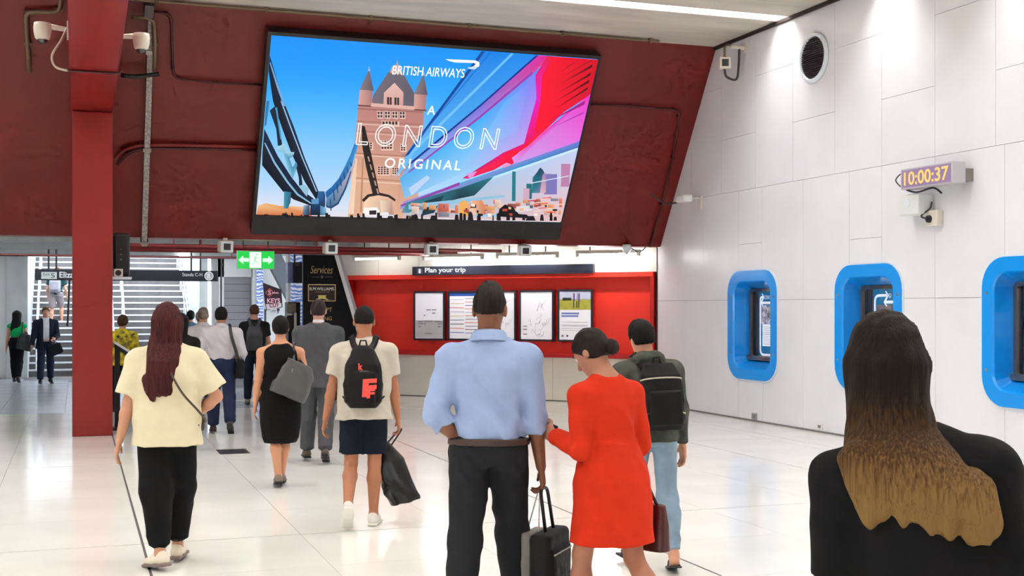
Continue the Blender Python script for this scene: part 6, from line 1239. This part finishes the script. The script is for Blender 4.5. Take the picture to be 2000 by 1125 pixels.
# 16 man in navy suit walking toward the camera
P = Person('man in a navy suit and white shirt walking toward us before the stairs', 89, 89.5, 1.68, phi=172, lean=1, head=(0,0,0), arms=((10,10,70,28),(4,12,16,0)), legs=((-8,3,12,14,6),(12,3,4,0,6)), res=.013, wide=1.05)
P.body(SK_A); P.face(); P.hair_short(hairm('auburn', (70,40,26), (126,82,56)), vol=.008, nape=-.05); ns = cloth('navy_suit', (28,34,52), var=.12); P.pants(ns, ex=.016, th=.1, kn=.078, hemr=.068)
P.top(cloth('white_shirt3', (222,220,224)), ex=.014, hem=.06, sleeve=0, collar=1, waist=.155)
def open_front(S): S.box(P.t(0,.16,.16), (.062*P.s,.13,.42), .02, P.T@Rx(-2), .02, 's')
P.top(ns, ex=.028, hem=-.14, hemx=.018, sleeve=1.95, slr=.048, slm=.06, name='suit_jacket', extra=open_front); P.shoes(M_black)
g = hold(P, -1); t = P.item('holdall', 'black holdall carried by the man in the navy suit', 'bag'); S = Sculpt(); c = g+Vector((-.05,-.02,-.2)); S.box(c, (.14,.07,.12), .05, Ry(22), .02); P.out('bag_body', S, cloth('bag_dark2', (22,22,26)), parent=t); MB().tube(spline([c+Vector((-.07,0,.1)), g, c+Vector((.07,0,.09))], 5), .01, 6).build('handle', M_black, t)
# 17 woman in green top
P = Person('woman in a green crop top and black trousers with long black hair', 33, 88, 1.58, phi=4, fem=1, lean=0, arms=((0,8,12,0),(10,14,90,10)), legs=((6,-2,4,0,6),(-6,-3,16,20,6)), res=.013)
P.body(SK_A); P.hair_long(H_BLK, [(.06,0,-.012,.09,.10),(-.04,0,-.03,.10,.085),(-.18,-.01,-.07,.115,.06),(-.30,-.03,-.09,.12,.045),(-.38,-.04,-.09,.10,.03)], vol=.016); P.pants(cloth('black_trouser', (18,18,20)), waist=.16, ex=.014, th=.1, kn=.074, hemr=.06); P.top(cloth('green', (18,168,92)), ex=.014, hem=.17, sleeve=0); P.shoes(M_black)
t = P.item('tote_bag', 'large black shoulder bag on the woman in the green top', 'bag'); S = Sculpt(); c = P.t(.19,-.12,.07); S.loft([(-.2,.03,0,.18,.08),(0,.0,0,.16,.07),(.16,-.02,0,.10,.03)], c, P.T@Ry(14), k=.02, p=3); P.out('bag_body', S, mat('leather_black', rgb(24,24,28), rough=.45), parent=t); MB().ribbon(spline([c+Vector((-.06,0,.14)), P.t(.13,-.07,.46), P.t(.13,.0,.54), P.t(.16,.06,.4), c+Vector((.06,.02,.14))], 5), [Vector((0,-1,.3))]*21, .02, .008).build('handle', M_black, t)
# 18 man on the stairs
kst = 7; py_ = SY+kst*TREAD-.12; dS = ray(109, 600); tS = py_/dS.y; pS2 = O+dS*tS
P = Person('man in grey shorts with a grey backpack climbing the stairs', 109, FPX/tS, 1.60, phi=10, lean=14, head=(16,0,0), arms=((10,12,40,10),(10,12,40,10)), legs=((4,3,10,6,6),(34,3,40,0,6)), res=.013, z0=kst*RISE-.165*0, loc=(pS2.x, py_+.2, 0))
P.body(SK_A); P.hair_short(H_BRN, vol=.008); P.pants(cloth('grey_short', (140,130,132)), ex=.018, th=.108, hemr=.095, length=.85, name='shorts'); P.top(cloth('teal_tee', (22,58,62)), ex=.018, hem=-.05, sleeve=.62, slr=.068); P.shoes(cloth('sneaker_pale', (200,206,220)), mat('sole_pale', rgb(220,224,232), rough=.6))
backpack(P, 'pale grey backpack on the man climbing the stairs', cloth('pack_pale', (150,146,152), var=.15), [(.0,0,-.18,.14,.06),(.1,0,-.2,.155,.09),(.32,0,-.2,.15,.09),(.50,0,-.17,.11,.05)], mp=cloth('pack_pale2', (132,128,136)))
# faint emitters (prints, letters, screen) are not sampled as lamps: keeps the render quick
for m in bpy.data.materials:
    if not any(w in m.name for w in ('lamp_white', 'tube', 'booth_glow', 'bulkhead')): m.cycles.emission_sampling = 'NONE'
